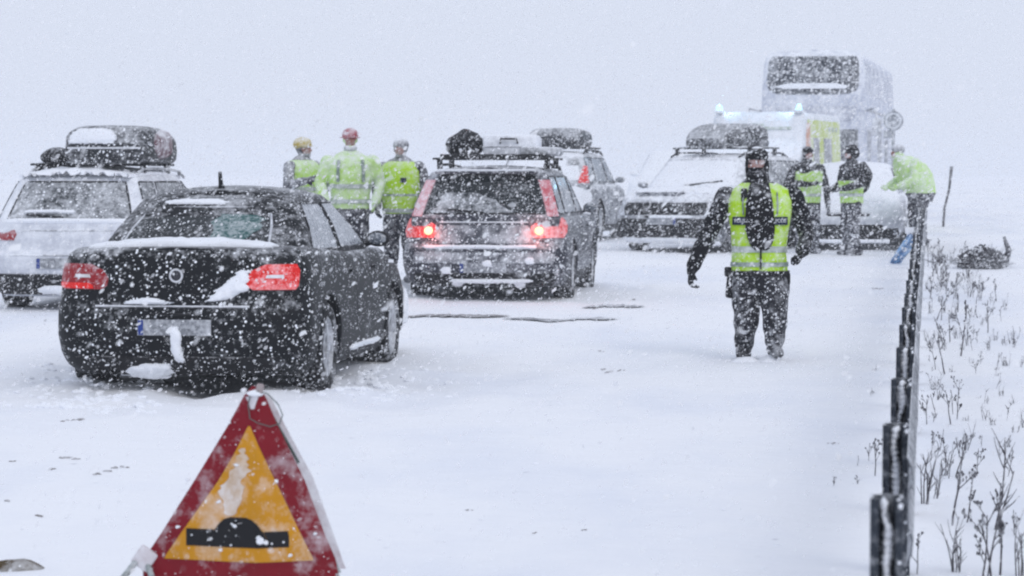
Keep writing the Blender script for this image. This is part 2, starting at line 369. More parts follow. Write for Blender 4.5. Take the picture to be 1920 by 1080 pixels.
# ---------------------------------------------------------------- vehicles: hulls and patches
def interp(tab, z):
    if z <= tab[0][0]: return tab[0][1:]
    for a, b in zip(tab, tab[1:]):
        if z <= b[0]:
            f = (z - a[0]) / (b[0] - a[0]); return tuple(p + (q - p) * f for p, q in zip(a[1:], b[1:]))
    return tab[-1][1:]
class Hull:
    def __init__(s, levels, top=None, z0=None, d0=(0.42, 0.5), n=3.0, crown=0.02, steps=26):
        """levels: (z, half width, rear y, front y); top: table (y, z)"""
        s.lv = levels; s.zb = levels[0][0]; s.H = levels[-1][0]; s.z0 = z0 if z0 is not None else s.zb
        s.top = top or [(-9, s.H), (9, s.H)]; s.d0 = d0; s.n = n; s.crown = crown; s.steps = steps
    def zt(s, y): return interp(s.top, y)[0]
    def act(s, z, y): return z if z <= s.z0 else s.z0 + (z - s.z0) * (s.zt(y) - s.z0) / (s.H - s.z0)
    def nom(s, z, y): return z if z <= s.z0 else s.z0 + (z - s.z0) * (s.H - s.z0) / max(1e-3, s.zt(y) - s.z0)
    def rear(s, x, z):
        zn = s.nom(z, interp(s.lv, z)[1]); w, yr, yf = interp(s.lv, zn); t = min(abs(x) / w, 0.9995)
        return Vector((x, yr + s.d0[0] * (1 - (1 - t ** s.n) ** (1 / s.n)), z))
    def front(s, x, z):
        zn = s.nom(z, interp(s.lv, z)[2]); w, yr, yf = interp(s.lv, zn); t = min(abs(x) / w, 0.9995)
        return Vector((x, yf - s.d0[1] * (1 - (1 - t ** s.n) ** (1 / s.n)), z))
    def side(s, y, z, sg=1):
        zn = s.nom(z, y); w, yr, yf = interp(s.lv, zn); x = w
        t = (y - yr) / s.d0[0]
        if t < 1: x = w * max(0.0, 1 - (1 - max(0, t)) ** s.n) ** (1 / s.n)
        t = (yf - y) / s.d0[1]
        if t < 1: x = w * max(0.0, 1 - (1 - max(0, t)) ** s.n) ** (1 / s.n)
        return Vector((sg * x, y, z))
    def up(s, x, y):
        w, yr, yf = interp(s.lv, s.H)
        w = max(w, abs(s.side(y, s.zt(y))[0]), 0.05)
        return Vector((x, y, s.zt(y) + s.crown * (1 - min(1, abs(x) / w) ** 2)))
    def outline(s, zn):
        w, yr, yf = interp(s.lv, zn); e = 2 / s.n; pts = []
        for k in range(0, 12):
            a = math.pi / 2 * k / 12; pts.append((w * math.sin(a) ** e, yr + s.d0[0] * (1 - math.cos(a) ** e)))
        ya, yb = yr + s.d0[0], yf - s.d0[1]
        for k in range(29): pts.append((w, ya + (yb - ya) * k / 28))
        for k in range(11, -1, -1):
            a = math.pi / 2 * k / 12; pts.append((w * math.sin(a) ** e, yf - s.d0[1] * (1 - math.cos(a) ** e)))
        return pts
    def add(s, bm, mi=0):
        """closed hull mesh into bm"""
        rings = []; M_ = 8
        for i in range(s.steps + 1):
            zn = s.zb + (s.H - s.zb) * i / s.steps; o = s.outline(zn)
            full = o + [(-x, y) for (x, y) in reversed(o[1:-1])]
            rings.append([bm.verts.new((x, y, s.act(zn, y))) for (x, y) in full])
        N_ = len(rings[0]); fs = []
        for a, b in zip(rings, rings[1:]):
            for k in range(N_): fs.append(bm.faces.new((a[k], a[(k + 1) % N_], b[(k + 1) % N_], b[k])))
        half = len(s.outline(s.H)); 
        for ring, sign in ((rings[-1], 1), (rings[0], -1)):
            rows = []
            for k in range(1, half - 1):
                a = ring[k]; b = ring[N_ - k]; row = [a]
                for j in range(1, M_):
                    f = j / M_; co = a.co.lerp(b.co, f)
                    if sign > 0: co.z += s.crown * (1 - (2 * f - 1) ** 2)
                    row.append(bm.verts.new(co))
                row.append(b); rows.append(row)
            for r1, r2 in zip(rows, rows[1:]):
                for j in range(M_): fs.append(bm.faces.new((r1[j], r2[j], r2[j + 1], r1[j + 1])))
            for (tip, row) in ((ring[0], rows[0]), (ring[half - 1], rows[-1])):
                for j in range(M_): fs.append(bm.faces.new((tip, row[j], row[j + 1])))
        for f in fs: f.material_index = mi
def patch(name, fn, rows, mats, parent, off=0.004, thick=0.02, bulge=0.0, nu=10, wob=0.0, sub=3, label=None, smooth=True, rough=0.0):
    """rows (v, u0, u1): skin of fn(u, v) lifted by off, with skirts going back by thick"""
    crust = mats == 'snow'
    if crust: sub = 7; nu = max(nu, 26); wob = max(wob, .012); rough = max(rough, .014)
    rr = []
    for a, b in zip(rows, rows[1:]):
        for k in range(sub): f = k / sub; rr.append(tuple(p + (q - p) * f for p, q in zip(a, b)))
    rr.append(rows[-1])
    seed = random.random() * 50
    if wob:
        rr = [(v, u0 + wob * (noise.noise(Vector((i * (.35 if crust else .9), seed, 0))) + .35 * crust * noise.noise(Vector((i * 1.7, seed, 1)))), u1 + wob * (noise.noise(Vector((i * (.35 if crust else .9), seed, 5))) + .35 * crust * noise.noise(Vector((i * 1.7, seed, 6))))) for i, (v, u0, u1) in enumerate(rr)]
    nv = len(rr); P = []
    for (v, u0, u1) in rr: P.append([fn(u0 + (u1 - u0) * k / nu, v) for k in range(nu + 1)])
    if crust:
        vspan = rr[-1][0] - rr[0][0]
        for j, rj in ((0, rr[0]), (nv - 1, rr[-1])):
            for k in range(nu + 1):
                dv_ = vspan * .16 * noise.noise(Vector((k * .45, seed, j)))
                P[j][k] = fn(rj[1] + (rj[2] - rj[1]) * k / nu, rj[0] + (abs(dv_) if j == 0 else -abs(dv_)))
        P[1] = [a_.lerp(b_, .5) for a_, b_ in zip(P[0], P[2])]; P[-2] = [a_.lerp(b_, .5) for a_, b_ in zip(P[-1], P[-3])]
    vs = []; fs = []
    nrm = [[None] * (nu + 1) for _ in range(nv)]
    for i in range(nv):
        for k in range(nu + 1):
            du = P[i][min(k + 1, nu)] - P[i][max(k - 1, 0)]; dv = P[min(i + 1, nv - 1)][k] - P[max(i - 1, 0)][k]
            nn = du.cross(dv); nrm[i][k] = nn.normalized() if nn.length > 1e-9 else Vector((0, 0, 0))
    mid = nrm[nv // 2][nu // 2]
    ctr = parent.get('hull_c') if parent is not None and parent.get('hull_c') is not None else None
    out = P[nv // 2][nu // 2] - (Vector(ctr) if ctr is not None else Vector((0, 0, 0.7)))
    sg = 1 if mid.dot(out) > 0 else -1
    for i in range(nv):
        for k in range(nu + 1):
            b = bulge * (max(0, math.sin(math.pi * k / nu)) ** 0.5) * (max(0, math.sin(math.pi * i / (nv - 1))) ** 0.5) if bulge else 0
            if crust: b += rough * .5 * noise.noise(P[i][k] * 31 + Vector((seed, 3, 0))) * (0 < k < nu) * (0 < i < nv - 1)
            if rough: b += rough * noise.noise(P[i][k] * 9 + Vector((seed, 0, 0))) * (0 < k < nu) * (0 < i < nv - 1)
            vs.append(P[i][k] + nrm[i][k] * sg * (off + b))
    W = nu + 1
    for i in range(nv - 1):
        for k in range(nu):
            q = (i * W + k, i * W + k + 1, (i + 1) * W + k + 1, (i + 1) * W + k); fs.append(q if sg > 0 else q[::-1])
    loop = [k for k in range(W)] + [i * W + nu for i in range(1, nv)] + [(nv - 1) * W + k for k in range(nu - 1, -1, -1)] + [i * W for i in range(nv - 2, 0, -1)]
    base = len(vs)
    for q in loop: i, k = divmod(q, W); vs.append(P[i][k] - nrm[i][k] * sg * (thick - off))
    n = len(loop)
    for j in range(n):
        a, b = loop[j], loop[(j + 1) % n]; q = (a, base + j, base + (j + 1) % n, b); fs.append(q if sg > 0 else q[::-1])
    o = pyd(name, vs, fs, mats, parent, smooth=smooth, angle=50)
    if label: o['label'] = label
    return o
def vperim(name, fn, loop_rows, wd, mats, parent, off=0.007):
    """frame strip of width wd round a quad patch given by rows"""
    (v0, a0, b0), (v1, a1, b1) = loop_rows[0], loop_rows[-1]
    m = MB(); pts = []
    for k in range(13): pts.append(fn(a0 + (b0 - a0) * k / 12, v0))
    for r in loop_rows[1:-1]: pts.append(fn(r[2], r[0]))
    for k in range(13): pts.append(fn(b1 + (a1 - b1) * k / 12, v1))
    for r in reversed(loop_rows[1:-1]): pts.append(fn(r[1], r[0]))
    pts.append(pts[0]); m.tube(pts, wd, 6, cap=False)
    return m.build(name, mats, parent)

def wheel(parent, c, r, w, sg, style=0):
    """tyre centred at c, axis along x, outer side towards sg"""
    h = w / 2
    prof = [(-h * .8, r * .66), (-h, r * .78), (-h * .97, r * .90), (-h * .8, r * .975), (-h * .4, r), (h * .4, r), (h * .8, r * .975), (h * .97, r * .90), (h, r * .78), (h * .8, r * .66)]
    m = MB().lathe(prof, 'x', 36, c)
    t = m.build('wheel', 'tyre_rubber', parent)
    m = MB(); x = c[0] + sg * h * 0.55
    m.lathe([(sg * h * .78, r * .67), (sg * h * .86, r * .64), (sg * h * .5, r * .58), (sg * h * .3, r * .1), (-sg * h * .2, r * .1), (-sg * h * .2, r * .67)], 'x', 28, c)
    for k in range(5 + 5 * style):
        a = 2 * math.pi * k / (5 + 5 * style)
        m.box(Vector(c) + Vector((sg * h * .62, math.cos(a) * r * .36, math.sin(a) * r * .36)), (0.035, 0.07, r * .56), Matrix.Rotation(-a + math.pi / 2, 3, 'X'))
    m.build('rim', 'alloy', t)
    return t
def mirror_part(parent, p, sg, mname, size=(0.19, 0.09, 0.13)):
    m = MB().ball(Vector(p) + Vector((sg * 0.12, 0, 0.03)), (size[0] / 2, size[1] / 2 + .01, size[2] / 2), sub=3)
    for v in m.bm.verts:
        pass
    m.tube([Vector(p) - Vector((sg * .05, 0, .03)), Vector(p) + Vector((sg * .06, 0, 0))], [.03, .022], 8)
    o = m.build('wing_mirror', mname, parent)
    MB().ball(Vector(p) + Vector((sg * 0.12, -0.045, 0.032)), (size[0] / 2 - .018, .02, size[2] / 2 - .018), sub=2).build('mirror_glass', 'side_glass', o)
    return o

def car(name, loc, yaw, label, cat, L=4.6, W=1.82, paint='black_paint', shape='sedan', belt=0.96, roof=1.46, wr=0.325, wb=2.7, glass='car_glass',
        sglass='side_glass', wshield='snowed_glass', trim='black_trim', group=None, wheel_style=0):
    root = empty(name, loc, yaw, label, cat, group); root['hull_c'] = (0.0, 0.0, 0.75)
    h = L / 2; w = W / 2
    lv = [(0.17, w - .10, -h + .20, h - .22), (0.24, w - .04, -h + .10, h - .10), (0.32, w - .015, -h + .04, h - .03), (0.45, w, -h, h), (0.60, w, -h + .005, h - .02),
          (0.66, w - .005, -h + .045, h - .04), (0.80, w - .02, -h + .06, h - .09), (belt - .09, w - .035, -h + .075, h - .13), (belt - .03, w - .06, -h + .10, h - .18), (belt, w - .10, -h + .15, h - .25)]
    if shape == 'sedan':
        top = [(-h, belt + .03), (-h + .15, belt + .06), (-h + .75, belt + .07), (-.2, belt), (.95, belt), (1.2, belt), (h - .45, belt - .14), (h, belt - .27)]
        yr0, yr1 = -h + .72, -h + 1.28
    elif shape == 'estate':
        top = [(-h, belt), (1.2, belt), (h - .45, belt - .12), (h, belt - .25)]
        yr0, yr1 = -h + .10, -h + .42
    else:
        top = [(-h, belt), (1.2, belt), (h - .45, belt - .07), (h, belt - .16)]
        yr0, yr1 = -h + .10, -h + .40
    yf0, yf1 = h - 1.22, h - 1.95
    if shape == 'suv': yf0, yf1 = h - 1.12, h - 1.72
    lower = Hull(lv, top, z0=0.5, d0=(.40, .55), n=3.0, crown=.02)
    rw = w - .32 if shape == 'sedan' else w - .27
    sw = .045 if shape == 'sedan' else 0
    rw -= sw * .6
    uv = [(belt - .10, w - .085 - sw, yr0 - .02, yf0 + .03), (belt, w - .09 - sw, yr0, yf0), (belt + (roof - belt) * .45, w - .165 - sw, yr0 + (yr1 - yr0) * .42, yf0 + (yf1 - yf0) * .46),
          (belt + (roof - belt) * .82, rw + .035, yr0 + (yr1 - yr0) * .82, yf0 + (yf1 - yf0) * .86), (roof - .035, rw + .0, yr1 - .02, yf1 + .05), (roof - .008, rw - .04, yr1 + .04, yf1 - .05), (roof, rw - .10, yr1 + .12, yf1 - .15)]
    yc = (yr1 + yf1) / 2; a = (yf1 - yr1) / 2
    upper = Hull(uv, [(y, roof - (.05 if shape == 'sedan' else .03) * ((y - yc) / a) ** 2) for y in [yc + a * (k / 6 - 1.3) for k in range(17)]], z0=belt + .1, d0=(.22, .3), n=3.0, crown=.035, steps=22)
    bm = bmesh.new(); lower.add(bm)
    me = bpy.data.meshes.new('tmp'); bmesh.ops.recalc_face_normals(bm, faces=bm.faces); bm.to_mesh(me); bm.free()
    me.materials.append(M(paint)); me.materials.append(M('dark_inner'))
    lo = bpy.data.objects.new('tmp', me); C.objects.link(lo)
    ya, yb = -wb / 2 + (-.02 if shape == 'sedan' else 0.0), wb / 2
    cutters = []
    for y in (ya, yb):
        for sg in (1, -1):
            bm = bmesh.new(); r = bmesh.ops.create_cone(bm, cap_ends=True, segments=40, radius1=wr + .055, radius2=wr + .055, depth=.36)
            bmesh.ops.transform(bm, matrix=Matrix.Translation((sg * (w - .06), y, wr + .01)) @ Matrix.Rotation(R(90), 4, 'Y'), verts=bm.verts)
            for f in bm.faces: f.material_index = 1
            cm = bpy.data.meshes.new('cut'); bm.to_mesh(cm); bm.free(); cm.materials.append(M(paint)); cm.materials.append(M('dark_inner'))
            co = bpy.data.objects.new('cut', cm); C.objects.link(co); cutters.append(co)
            md = lo.modifiers.new('b', 'BOOLEAN'); md.operation = 'DIFFERENCE'; md.object = co; md.solver = 'EXACT'
    me2 = eval_mod(lo)
    drop(lo)
    for c_ in cutters: drop(c_)
    bm = bmesh.new(); bm.from_mesh(me2); bpy.data.meshes.remove(me2)
    upper.add(bm, 0)
    for f in bm.faces: f.smooth = True
    me = bpy.data.meshes.new('body'); bm.to_mesh(me); bm.free()
    body = link('body', me, [paint, 'dark_inner'], root, angle=38)
    for y in (ya, yb):
        for sg in (1, -1): wheel(root, (sg * (w - .115), y, wr), wr, .225, sg, wheel_style)
    for sg in (1, -1):
        # wheel arch lips
        for y in (ya, yb):
            pts = []
            for k in range(21):
                an = R(-8 + 196 * k / 20); pz = wr + .01 + (wr + .06) * math.sin(an); py = y + (wr + .06) * math.cos(an)
                p = lower.side(py, max(pz, .2), sg); pts.append(p + Vector((sg * .003, 0, 0)))
            MB().tube(pts, .014, 6).build('wheel_arch', trim if shape == 'suv' else paint, root)
        mirror_part(root, upper.side(yf0 - .30, belt + .05, sg), sg, paint if paint != 'black_paint' else 'black_trim')
        # side windows: rear, front and the roof line
        bz0, bz1 = belt + .035, roof - .10
        fa = lambda z: (z - belt) / (roof - belt)
        yA = lambda z: yr0 + (yr1 - yr0) * fa(z) + (.27 if shape == 'sedan' else .16)
        yB = lambda z: yf0 + (yf1 - yf0) * fa(z) - (.20 if shape == 'sedan' else .30)
        ymid = -.28
        f_ = lambda u, v, sg=sg: upper.side(u, v, sg)
        rws = lambda a_, b_: [(z, a_(z), b_(z)) for z in [bz0 + (bz1 - bz0) * k / 4 for k in range(5)]]
        spans = [(yA, lambda z: -.34 + .03 * fa(z)), (lambda z: -.24, yB)] if shape == 'sedan' else [(yA, lambda z: yA(z) + .62 - .12 * fa(z)), (lambda z: yA(z) + .72 - .12 * fa(z), lambda z: -.02), (lambda z: .08, yB)]
        for (a_, b_) in spans:
            g = patch('side_window', f_, rws(a_, b_), sglass, root, off=.004, thick=.012, nu=8, sub=1)
            vperim('window_frame', f_, rws(a_, b_), .011, trim, g)
        # door seams, handles and sill
        for y in ((-.29, ) if shape == 'sedan' else (.03, )) + ((yB(belt) - .02), ):
            patch('door_seam', lambda u, v, sg=sg: lower.side(u, v, sg), [(z, y - .004, y + .004) for z in (.30, .45, .6, .75, belt - .06)], 'dark_inner', root, off=.0015, thick=.01, nu=1, sub=1)
        for y in ((-.45, .55) if shape == 'sedan' else (-.25, .75)):
            p = lower.side(y, belt - .13, sg)
            MB().box(p + Vector((sg * .022, 0, 0)), (.022, .17, .026), bev=.008).build('door_handle', paint, root)
        patch('sill', lambda u, v, sg=sg: lower.side(u, v, sg), [(z, -wb / 2 + wr + .09, wb / 2 - wr - .09) for z in (.19, .25, .31)], trim, root, off=.012, thick=.03, nu=8, sub=1)
        # front lamps
        patch('headlamp', lambda u, v: lower.front(u, v), [(z, sg * (w - .44), sg * (w - .07 - .1 * k)) for k, z in enumerate((.60, .66, .72))], 'head_lamp', root, off=.006, thick=.03, nu=8, sub=2)
    # windscreen and rear glass
    q0, q1 = belt + .05, roof - .06
    hwf = lambda z: interp(uv, z)[0] - .10
    g = patch('windscreen', upper.front, [(z, -hwf(z), hwf(z)) for z in [q0 + (q1 - q0) * k / 4 for k in range(5)]], wshield, root, nu=12, sub=1)
    # grille, lower intake, bumper plate
    patch('grille', lower.front, [(.56, -.34, .34), (.64, -.40, .40), (.73, -.40, .40)], 'dark_inner', root, off=.006, thick=.03, nu=10)
    for k in range(3):
        z = .60 + .045 * k
        patch('grille_bar', lower.front, [(z - .007, -.38, .38), (z + .007, -.38, .38)], 'chrome', root, off=.014, thick=.02, nu=10, sub=1)
    patch('lower_intake', lower.front, [(.25, -.55, .55), (.36, -.62, .62), (.42, -.55, .55)], 'dark_inner', root, off=.006, thick=.03, nu=12)
    root['q'] = (q0, q1)
    return root, body, lower, upper, uv

def plate(root, fn, z, hw=.26, hh=.055, x=0, seed=0, off=.012):
    p = patch('licence_plate', fn, [(z - hh, x - hw, x + hw), (z + hh, x - hw, x + hw)], 'plate_white', root, off=off, thick=.02, nu=6, sub=1)
    b = patch('plate_band', fn, [(z - hh + .004, x - hw + .003, x - hw + .04), (z + hh - .004, x - hw + .003, x - hw + .04)], 'plate_blue', p, off=off + .003, thick=.006, nu=1, sub=1)
    return p
def up_fn(hull): return lambda u, v: hull.up(u, v)

# ---------------------------------------------------------------- the black saloon
CY = -R(7.2)
p = at(326, 19.75); Ls = 4.7
fwd = Vector((math.sin(-CY), math.cos(-CY), 0))
loc = Vector((p.x, p.y, 0)) + fwd * (Ls / 2)
root, body, lo_, up_, uv = car('parked_saloon_car', (loc.x, loc.y, -0.05), CY, 'black saloon car with red tail lamps, nearest of the stopped cars, behind the warning triangle', 'car', L=Ls, W=1.84, belt=.99, roof=1.465, wr=.33, wb=2.75)
w = .92
# rear details
hw = lambda z: interp(uv, z)[0]
rg = [(z, -(hw(z) - .16), hw(z) - .26 + (z - 1.085) * .2) for z in [1.085, 1.14, 1.19, 1.24, 1.29, 1.335]]
g = patch('rear_window', up_.rear, rg, 'car_glass', root, nu=14, sub=1)
vperim('window_frame', up_.rear, rg, .011, 'ski_base', g)
patch('window_tint', up_.rear, [(1.10, .05, .30), (1.18, .04, .40), (1.25, .04, .40), (1.31, .10, .30)], 'green_glass', g, off=.006, thick=.004, nu=6, wob=.05, label='green see-through patch of the rear window')
for sg in (-1, 1):
    # tail lamps wrap the corner: rear part and side part
    f_ = lambda u, v: lo_.rear(u, v)
    ou = .872 if sg < 0 else .835
    rows = [(.775, sg * .54, sg * (ou - .02)), (.80, sg * .50, sg * (ou - .004)), (.85, sg * .49, sg * ou), (.91, sg * .53, sg * ou), (.95, sg * .62, sg * (ou - .02))]
    l = patch('tail_lamp', f_, rows, 'lamp_red' if sg > 0 else 'lamp_red_dim', root, off=.012, thick=.03, nu=12)
    patch('lamp_strip', f_, [(.780, sg * .60, sg * (ou - .02)), (.80, sg * .60, sg * (ou - .008)), (.82, sg * .63, sg * (ou - .006))], 'lamp_red', l, off=.018, thick=.01, nu=8, sub=1)
    patch('lamp_clear_band', f_, [(.855, sg * .62, sg * .74), (.878, sg * .63, sg * .74)], 'lamp_clear', l, off=.018, thick=.01, nu=6, sub=1)
# boot lid seam
patch('boot_seam', lo_.rear, [(.672, -.60, .60), (.680, -.60, .60)], 'dark_inner', root, off=.002, thick=.01, nu=12, sub=1)
for sg in (-1, 1): patch('boot_seam', lo_.rear, [(z, sg * .50 - .004, sg * .50 + .004) for z in (.69, .76)] , 'dark_inner', root, off=.002, thick=.01, nu=1, sub=2)
patch('bumper_trim', lo_.rear, [(.20, -.70, .70), (.26, -.76, .76), (.31, -.72, .72)], 'black_trim', root, off=.012, thick=.03, nu=14)
patch('chrome_strip', lo_.rear, [(.652, -.58, .52), (.662, -.58, .52)], 'chrome', root, off=.012, thick=.02, nu=14, sub=1)
m = MB().lathe([(-.008, .050), (.012, .050), (.012, .040), (.004, .036), (-.008, .036)], 'y', 24, lo_.rear(0, .875) + Vector((0, -.006, 0)))
emb = m.build('emblem', 'chrome', root)
MB().ball(lo_.rear(0, .875) + Vector((0, -.004, 0)), (.034, .008, .034)).build('emblem_disc', 'dark_mark', emb)
plate(root, lo_.rear, .515, x=0.0)
MB().box(lo_.rear(.0, .605) + Vector((0, -.008, 0)), (.34, .03, .018), bev=.006).build('boot_handle', 'black_trim', root)
for x in (-.55, -.47): MB().lathe([(-.03, .034), (.1, .034), (.1, .026), (-.03, .026)], 'y', 16, lo_.rear(x, .22) + Vector((0, .02, -.02))).build('exhaust_pipe', 'black_trim', root)
# antenna on roof
ay = lo_ and (-Ls / 2 + 1.55)
MB().tube([up_.up(-.02, ay) + Vector((0, .02, -.01)), up_.up(-.02, ay) + Vector((0, -.02, .03)), up_.up(-.02, ay) + Vector((.0, -.05, .12))], [.03, .018, .013], 8).build('roof_antenna', 'black_trim', root)
# snow lying on it
S = 'snow'
patch('snow_patch', lambda u, v: lo_.up(u, v) , [(-Ls / 2 + .34, -.68, .52), (-Ls / 2 + .44, -.72, .58), (-Ls / 2 + .58, -.72, .60), (-Ls / 2 + .70, -.70, .56)], S, root, off=.01, thick=.02, bulge=.045, nu=20, wob=.06, rough=.02, label='ridge of snow lying under the rear window')
patch('snow_patch', up_.rear, [(1.352, -.36, .08), (1.37, -.40, .11), (1.39, -.36, .08)], S, root, off=.006, thick=.02, bulge=.02, nu=10, wob=.03, rough=.01)
patch('snow_patch', lo_.rear, [(.69, .20, .28), (.72, .24, .40), (.77, .29, .50), (.83, .36, .51), (.88, .42, .51), (.92, .45, .53)], S, root, off=.008, thick=.02, bulge=.03, nu=10, wob=.03, rough=.02, label='wedge of snow stuck beside the right tail lamp')
patch('snow_patch', lo_.rear, [(.67, -.36, -.05), (.687, -.38, -.03), (.705, -.30, -.10), (.72, -.24, -.16)], S, root, off=.008, thick=.02, bulge=.03, nu=10, wob=.05, rough=.02)
patch('snow_patch', lo_.rear, [(.27, .01, .06), (.34, -.02, .055), (.42, -.03, .045), (.49, -.03, .045), (.53, -.01, .03)], S, root, off=.014, thick=.03, bulge=.025, nu=8, wob=.015, rough=.01, label='upright streak of snow over the licence plate')
patch('snow_patch', lo_.rear, [(.16, -.30, -.08), (.20, -.38, -.06), (.24, -.33, -.02), (.27, -.22, -.05)], S, root, off=.012, thick=.03, bulge=.03, nu=8, wob=.05, rough=.02)
patch('snow_patch', lambda u, v: lo_.side(u, v, 1), [(.33, 1.72, 2.0), (.42, 1.78, 2.1), (.55, 1.84, 2.12), (.66, 1.92, 2.14)], S, root, off=.008, thick=.02, bulge=.03, nu=8, wob=.05, rough=.02)
patch('snow_patch', lambda u, v: lo_.side(u, v, 1), [(.26, -.5, .7), (.285, -.55, .75), (.305, -.5, .6)], S, root, off=.02, thick=.03, bulge=.02, nu=12, wob=.05, rough=.02)
patch('snow_patch', lambda u, v: lo_.up(u, v), [(1.35, -.72, .75), (1.7, -.72, .76), (2.05, -.6, .7)], S, root, off=.008, thick=.02, bulge=.03, nu=10, wob=.05, rough=.02)

# ---------------------------------------------------------------- white hatchback at left with roof load
def roof_box(root, c, L_, W_, H_, mname='box_black', name='roof_box', label=None, snow_end=True):
    """streamlined roof box, base centre c, long axis y, tapered at the front"""
    m = MB(); rows = []
    N_ = 14
    for k in range(N_ + 1):
        f = k / N_; y = c[1] - L_ / 2 + L_ * f
        e = min(1, (f / .10)) ** .5 if f < .10 else 1
        g_ = 1 - max(0, (f - .45) / .55) ** 2 * .62
        hh = H_ * (0.55 + .45 * e) * g_; ww = W_ / 2 * (.92 + .08 * e) * (1 - max(0, (f - .6) / .4) ** 2 * .35)
        rows.append((y, ww, hh))
    seg = 20; rr = []
    for (y, ww, hh) in rows:
        ring = []
        for k in range(seg):
            a = 2 * math.pi * k / seg; cc, q = math.cos(a), math.sin(a)
            ring.append(m.bm.verts.new((c[0] + ww * math.copysign(abs(cc) ** .45, cc), y, c[2] + hh / 2 + hh / 2 * math.copysign(abs(q) ** .55, q))))
        rr.append(ring)
    for a, b in zip(rr, rr[1:]):
        for k in range(seg): m.bm.faces.new((a[k], a[(k + 1) % seg], b[(k + 1) % seg], b[k]))
    m.bm.faces.new(rr[0]); m.bm.faces.new(rr[-1])
    o = m.build(name, mname, root)
    if label: o['label'] = label
    return o
def rack(root, up, ys, hw, z=.06, mname='black_trim', snow=True):
    for y in ys:
        b = up.up(0, y); hwz = b.z - .03
        m = MB().box((0, y, b.z + z), (hw * 2, .05, .025), bev=.006)
        for sg in (-1, 1): m.box((sg * (hw - .08), y, b.z + z / 2 - .02), (.06, .06, z + .03), bev=.008)
        o = m.build('rack_bar', mname, root)
        if snow: MB().box((0, y, b.z + z + .02), (hw * 1.7, .045, .018), bev=.008).jitter(.006, 9).build('snow_ridge', S, o)
def rails(root, up, hw, y0, y1, mname='black_trim'):
    for sg in (-1, 1):
        pts = [up.up(sg * hw, y0 + (y1 - y0) * k / 10) + Vector((0, 0, .045 if 0 < k < 10 else -.01)) for k in range(11)]
        m = MB().tube(pts, .016, 8)
        for k in (1, 5, 9): m.box(pts[k] - Vector((0, 0, .02)), (.03, .05, .05))
        m.build('roof_rail', mname, root)

Lw = 4.5; YA = -R(7)
p = at(122, 29.6); fw = Vector((math.sin(-YA), math.cos(-YA), 0)); loc = p + fw * (Lw / 2)
root, body, lo_, up_, uv = car('parked_estate_car', (loc.x, loc.y, zroad(31) - .03), YA, 'white estate car with a black roof box, snowed up behind the black saloon', 'car', L=Lw, W=1.80, paint='white_paint', shape='estate', belt=.94, roof=1.47, wr=.31, wb=2.65, glass='frosted_glass', sglass='frosted_glass')
hw = lambda z: interp(uv, z)[0]
rg = [(z, -(hw(z) - .13), hw(z) - .13) for z in [.985, 1.08, 1.18, 1.28, 1.37]]
g = patch('rear_window', up_.rear, rg, 'frosted_glass', root, nu=14, sub=1); vperim('window_frame', up_.rear, rg, .012, 'black_trim', g)
MB().tube([up_.rear(-.05, 1.0) + Vector((0, -.03, 0)), up_.rear(-.45, 1.03) + Vector((0, -.03, 0))], .014, 6).build('rear_wiper', 'black_trim', g)
patch('snow_ridge', up_.rear, [(1.035, -.46, .05), (1.05, -.48, .07), (1.065, -.44, .04)], S, g, off=.03, thick=.04, bulge=.02, nu=10, wob=.02)
patch('snow_patch', up_.rear, [(.94, -.66, .64), (.96, -.68, .66), (.985, -.66, .64)], S, root, off=.01, thick=.03, bulge=.03, nu=16, wob=.04, rough=.01)
for sg in (-1, 1): patch('tail_lamp', lo_.rear, [(.76, sg * .58, sg * .84), (.82, sg * .55, sg * .86), (.88, sg * .58, sg * .855), (.92, sg * .66, sg * .83)], 'lamp_red_dim', root, off=.012, thick=.03, nu=8)
patch('tailgate_seam', lo_.rear, [(.855, -.5, .5), (.868, -.5, .5)], 'grey_plastic', root, off=.006, thick=.02, nu=12, sub=1)
patch('tailgate_seam', lo_.rear, [(.60, -.62, .62), (.612, -.62, .62)], 'grey_plastic', root, off=.006, thick=.02, nu=12, sub=1)
patch('rear_bumper', lo_.rear, [(.20, -.78, .78), (.27, -.82, .82), (.34, -.83, .83), (.41, -.80, .80)], 'black_trim', root, off=.012, thick=.03, nu=14)
patch('snow_patch', lo_.rear, [(.21, -.28, .5), (.26, -.32, .55), (.30, -.25, .5)], S, root, off=.02, thick=.03, bulge=.03, nu=10, wob=.06)
plate(root, lo_.rear, .52, x=-.05)
rails(root, up_, .60, -1.6, .5, 'grey_plastic')
rack(root, up_, (-1.25, -.2), .66)
patch('snow_patch', up_.up, [(-1.95, -.55, .55), (-1.8, -.6, .6), (-1.2, -.6, .6), (0, -.6, .6), (.6, -.55, .55)], S, root, off=.008, thick=.03, bulge=.03, nu=12, wob=.04, rough=.02)
cy_ = -.75
bx = roof_box(root, (.27, cy_, 1.555), 1.9, .92, .42, 'box_black', label='black roof box with snow on its end')
bx2 = lambda u, v: Vector((u, cy_ - .945 - .01, v))
patch('snow_patch', bx2, [(1.77, -.10, .38), (1.82, -.10, .40), (1.90, -.06, .38), (1.94, .04, .30)], S, bx, off=.02, thick=.05, bulge=.035, nu=10, wob=.03)
MB().box((.27, cy_ - .93, 1.73), (.80, .05, .022), bev=.006).build('box_seam', 'chrome', bx)
MB().ball((.71, cy_ - .2, 1.78), (.07, .42, .16)).jitter(.03, 7).build('strapped_bag', 'fabric_maroon', root)
m = MB().ball((-.40, cy_ - .45, 1.63), (.15, .2, .10), sub=3).jitter(.05, 6)
m.tube([(-.6, cy_ - .5, 1.53), (-.3, cy_ - .5, 1.56), (-.1, cy_ - .5, 1.55)], .03, 8)
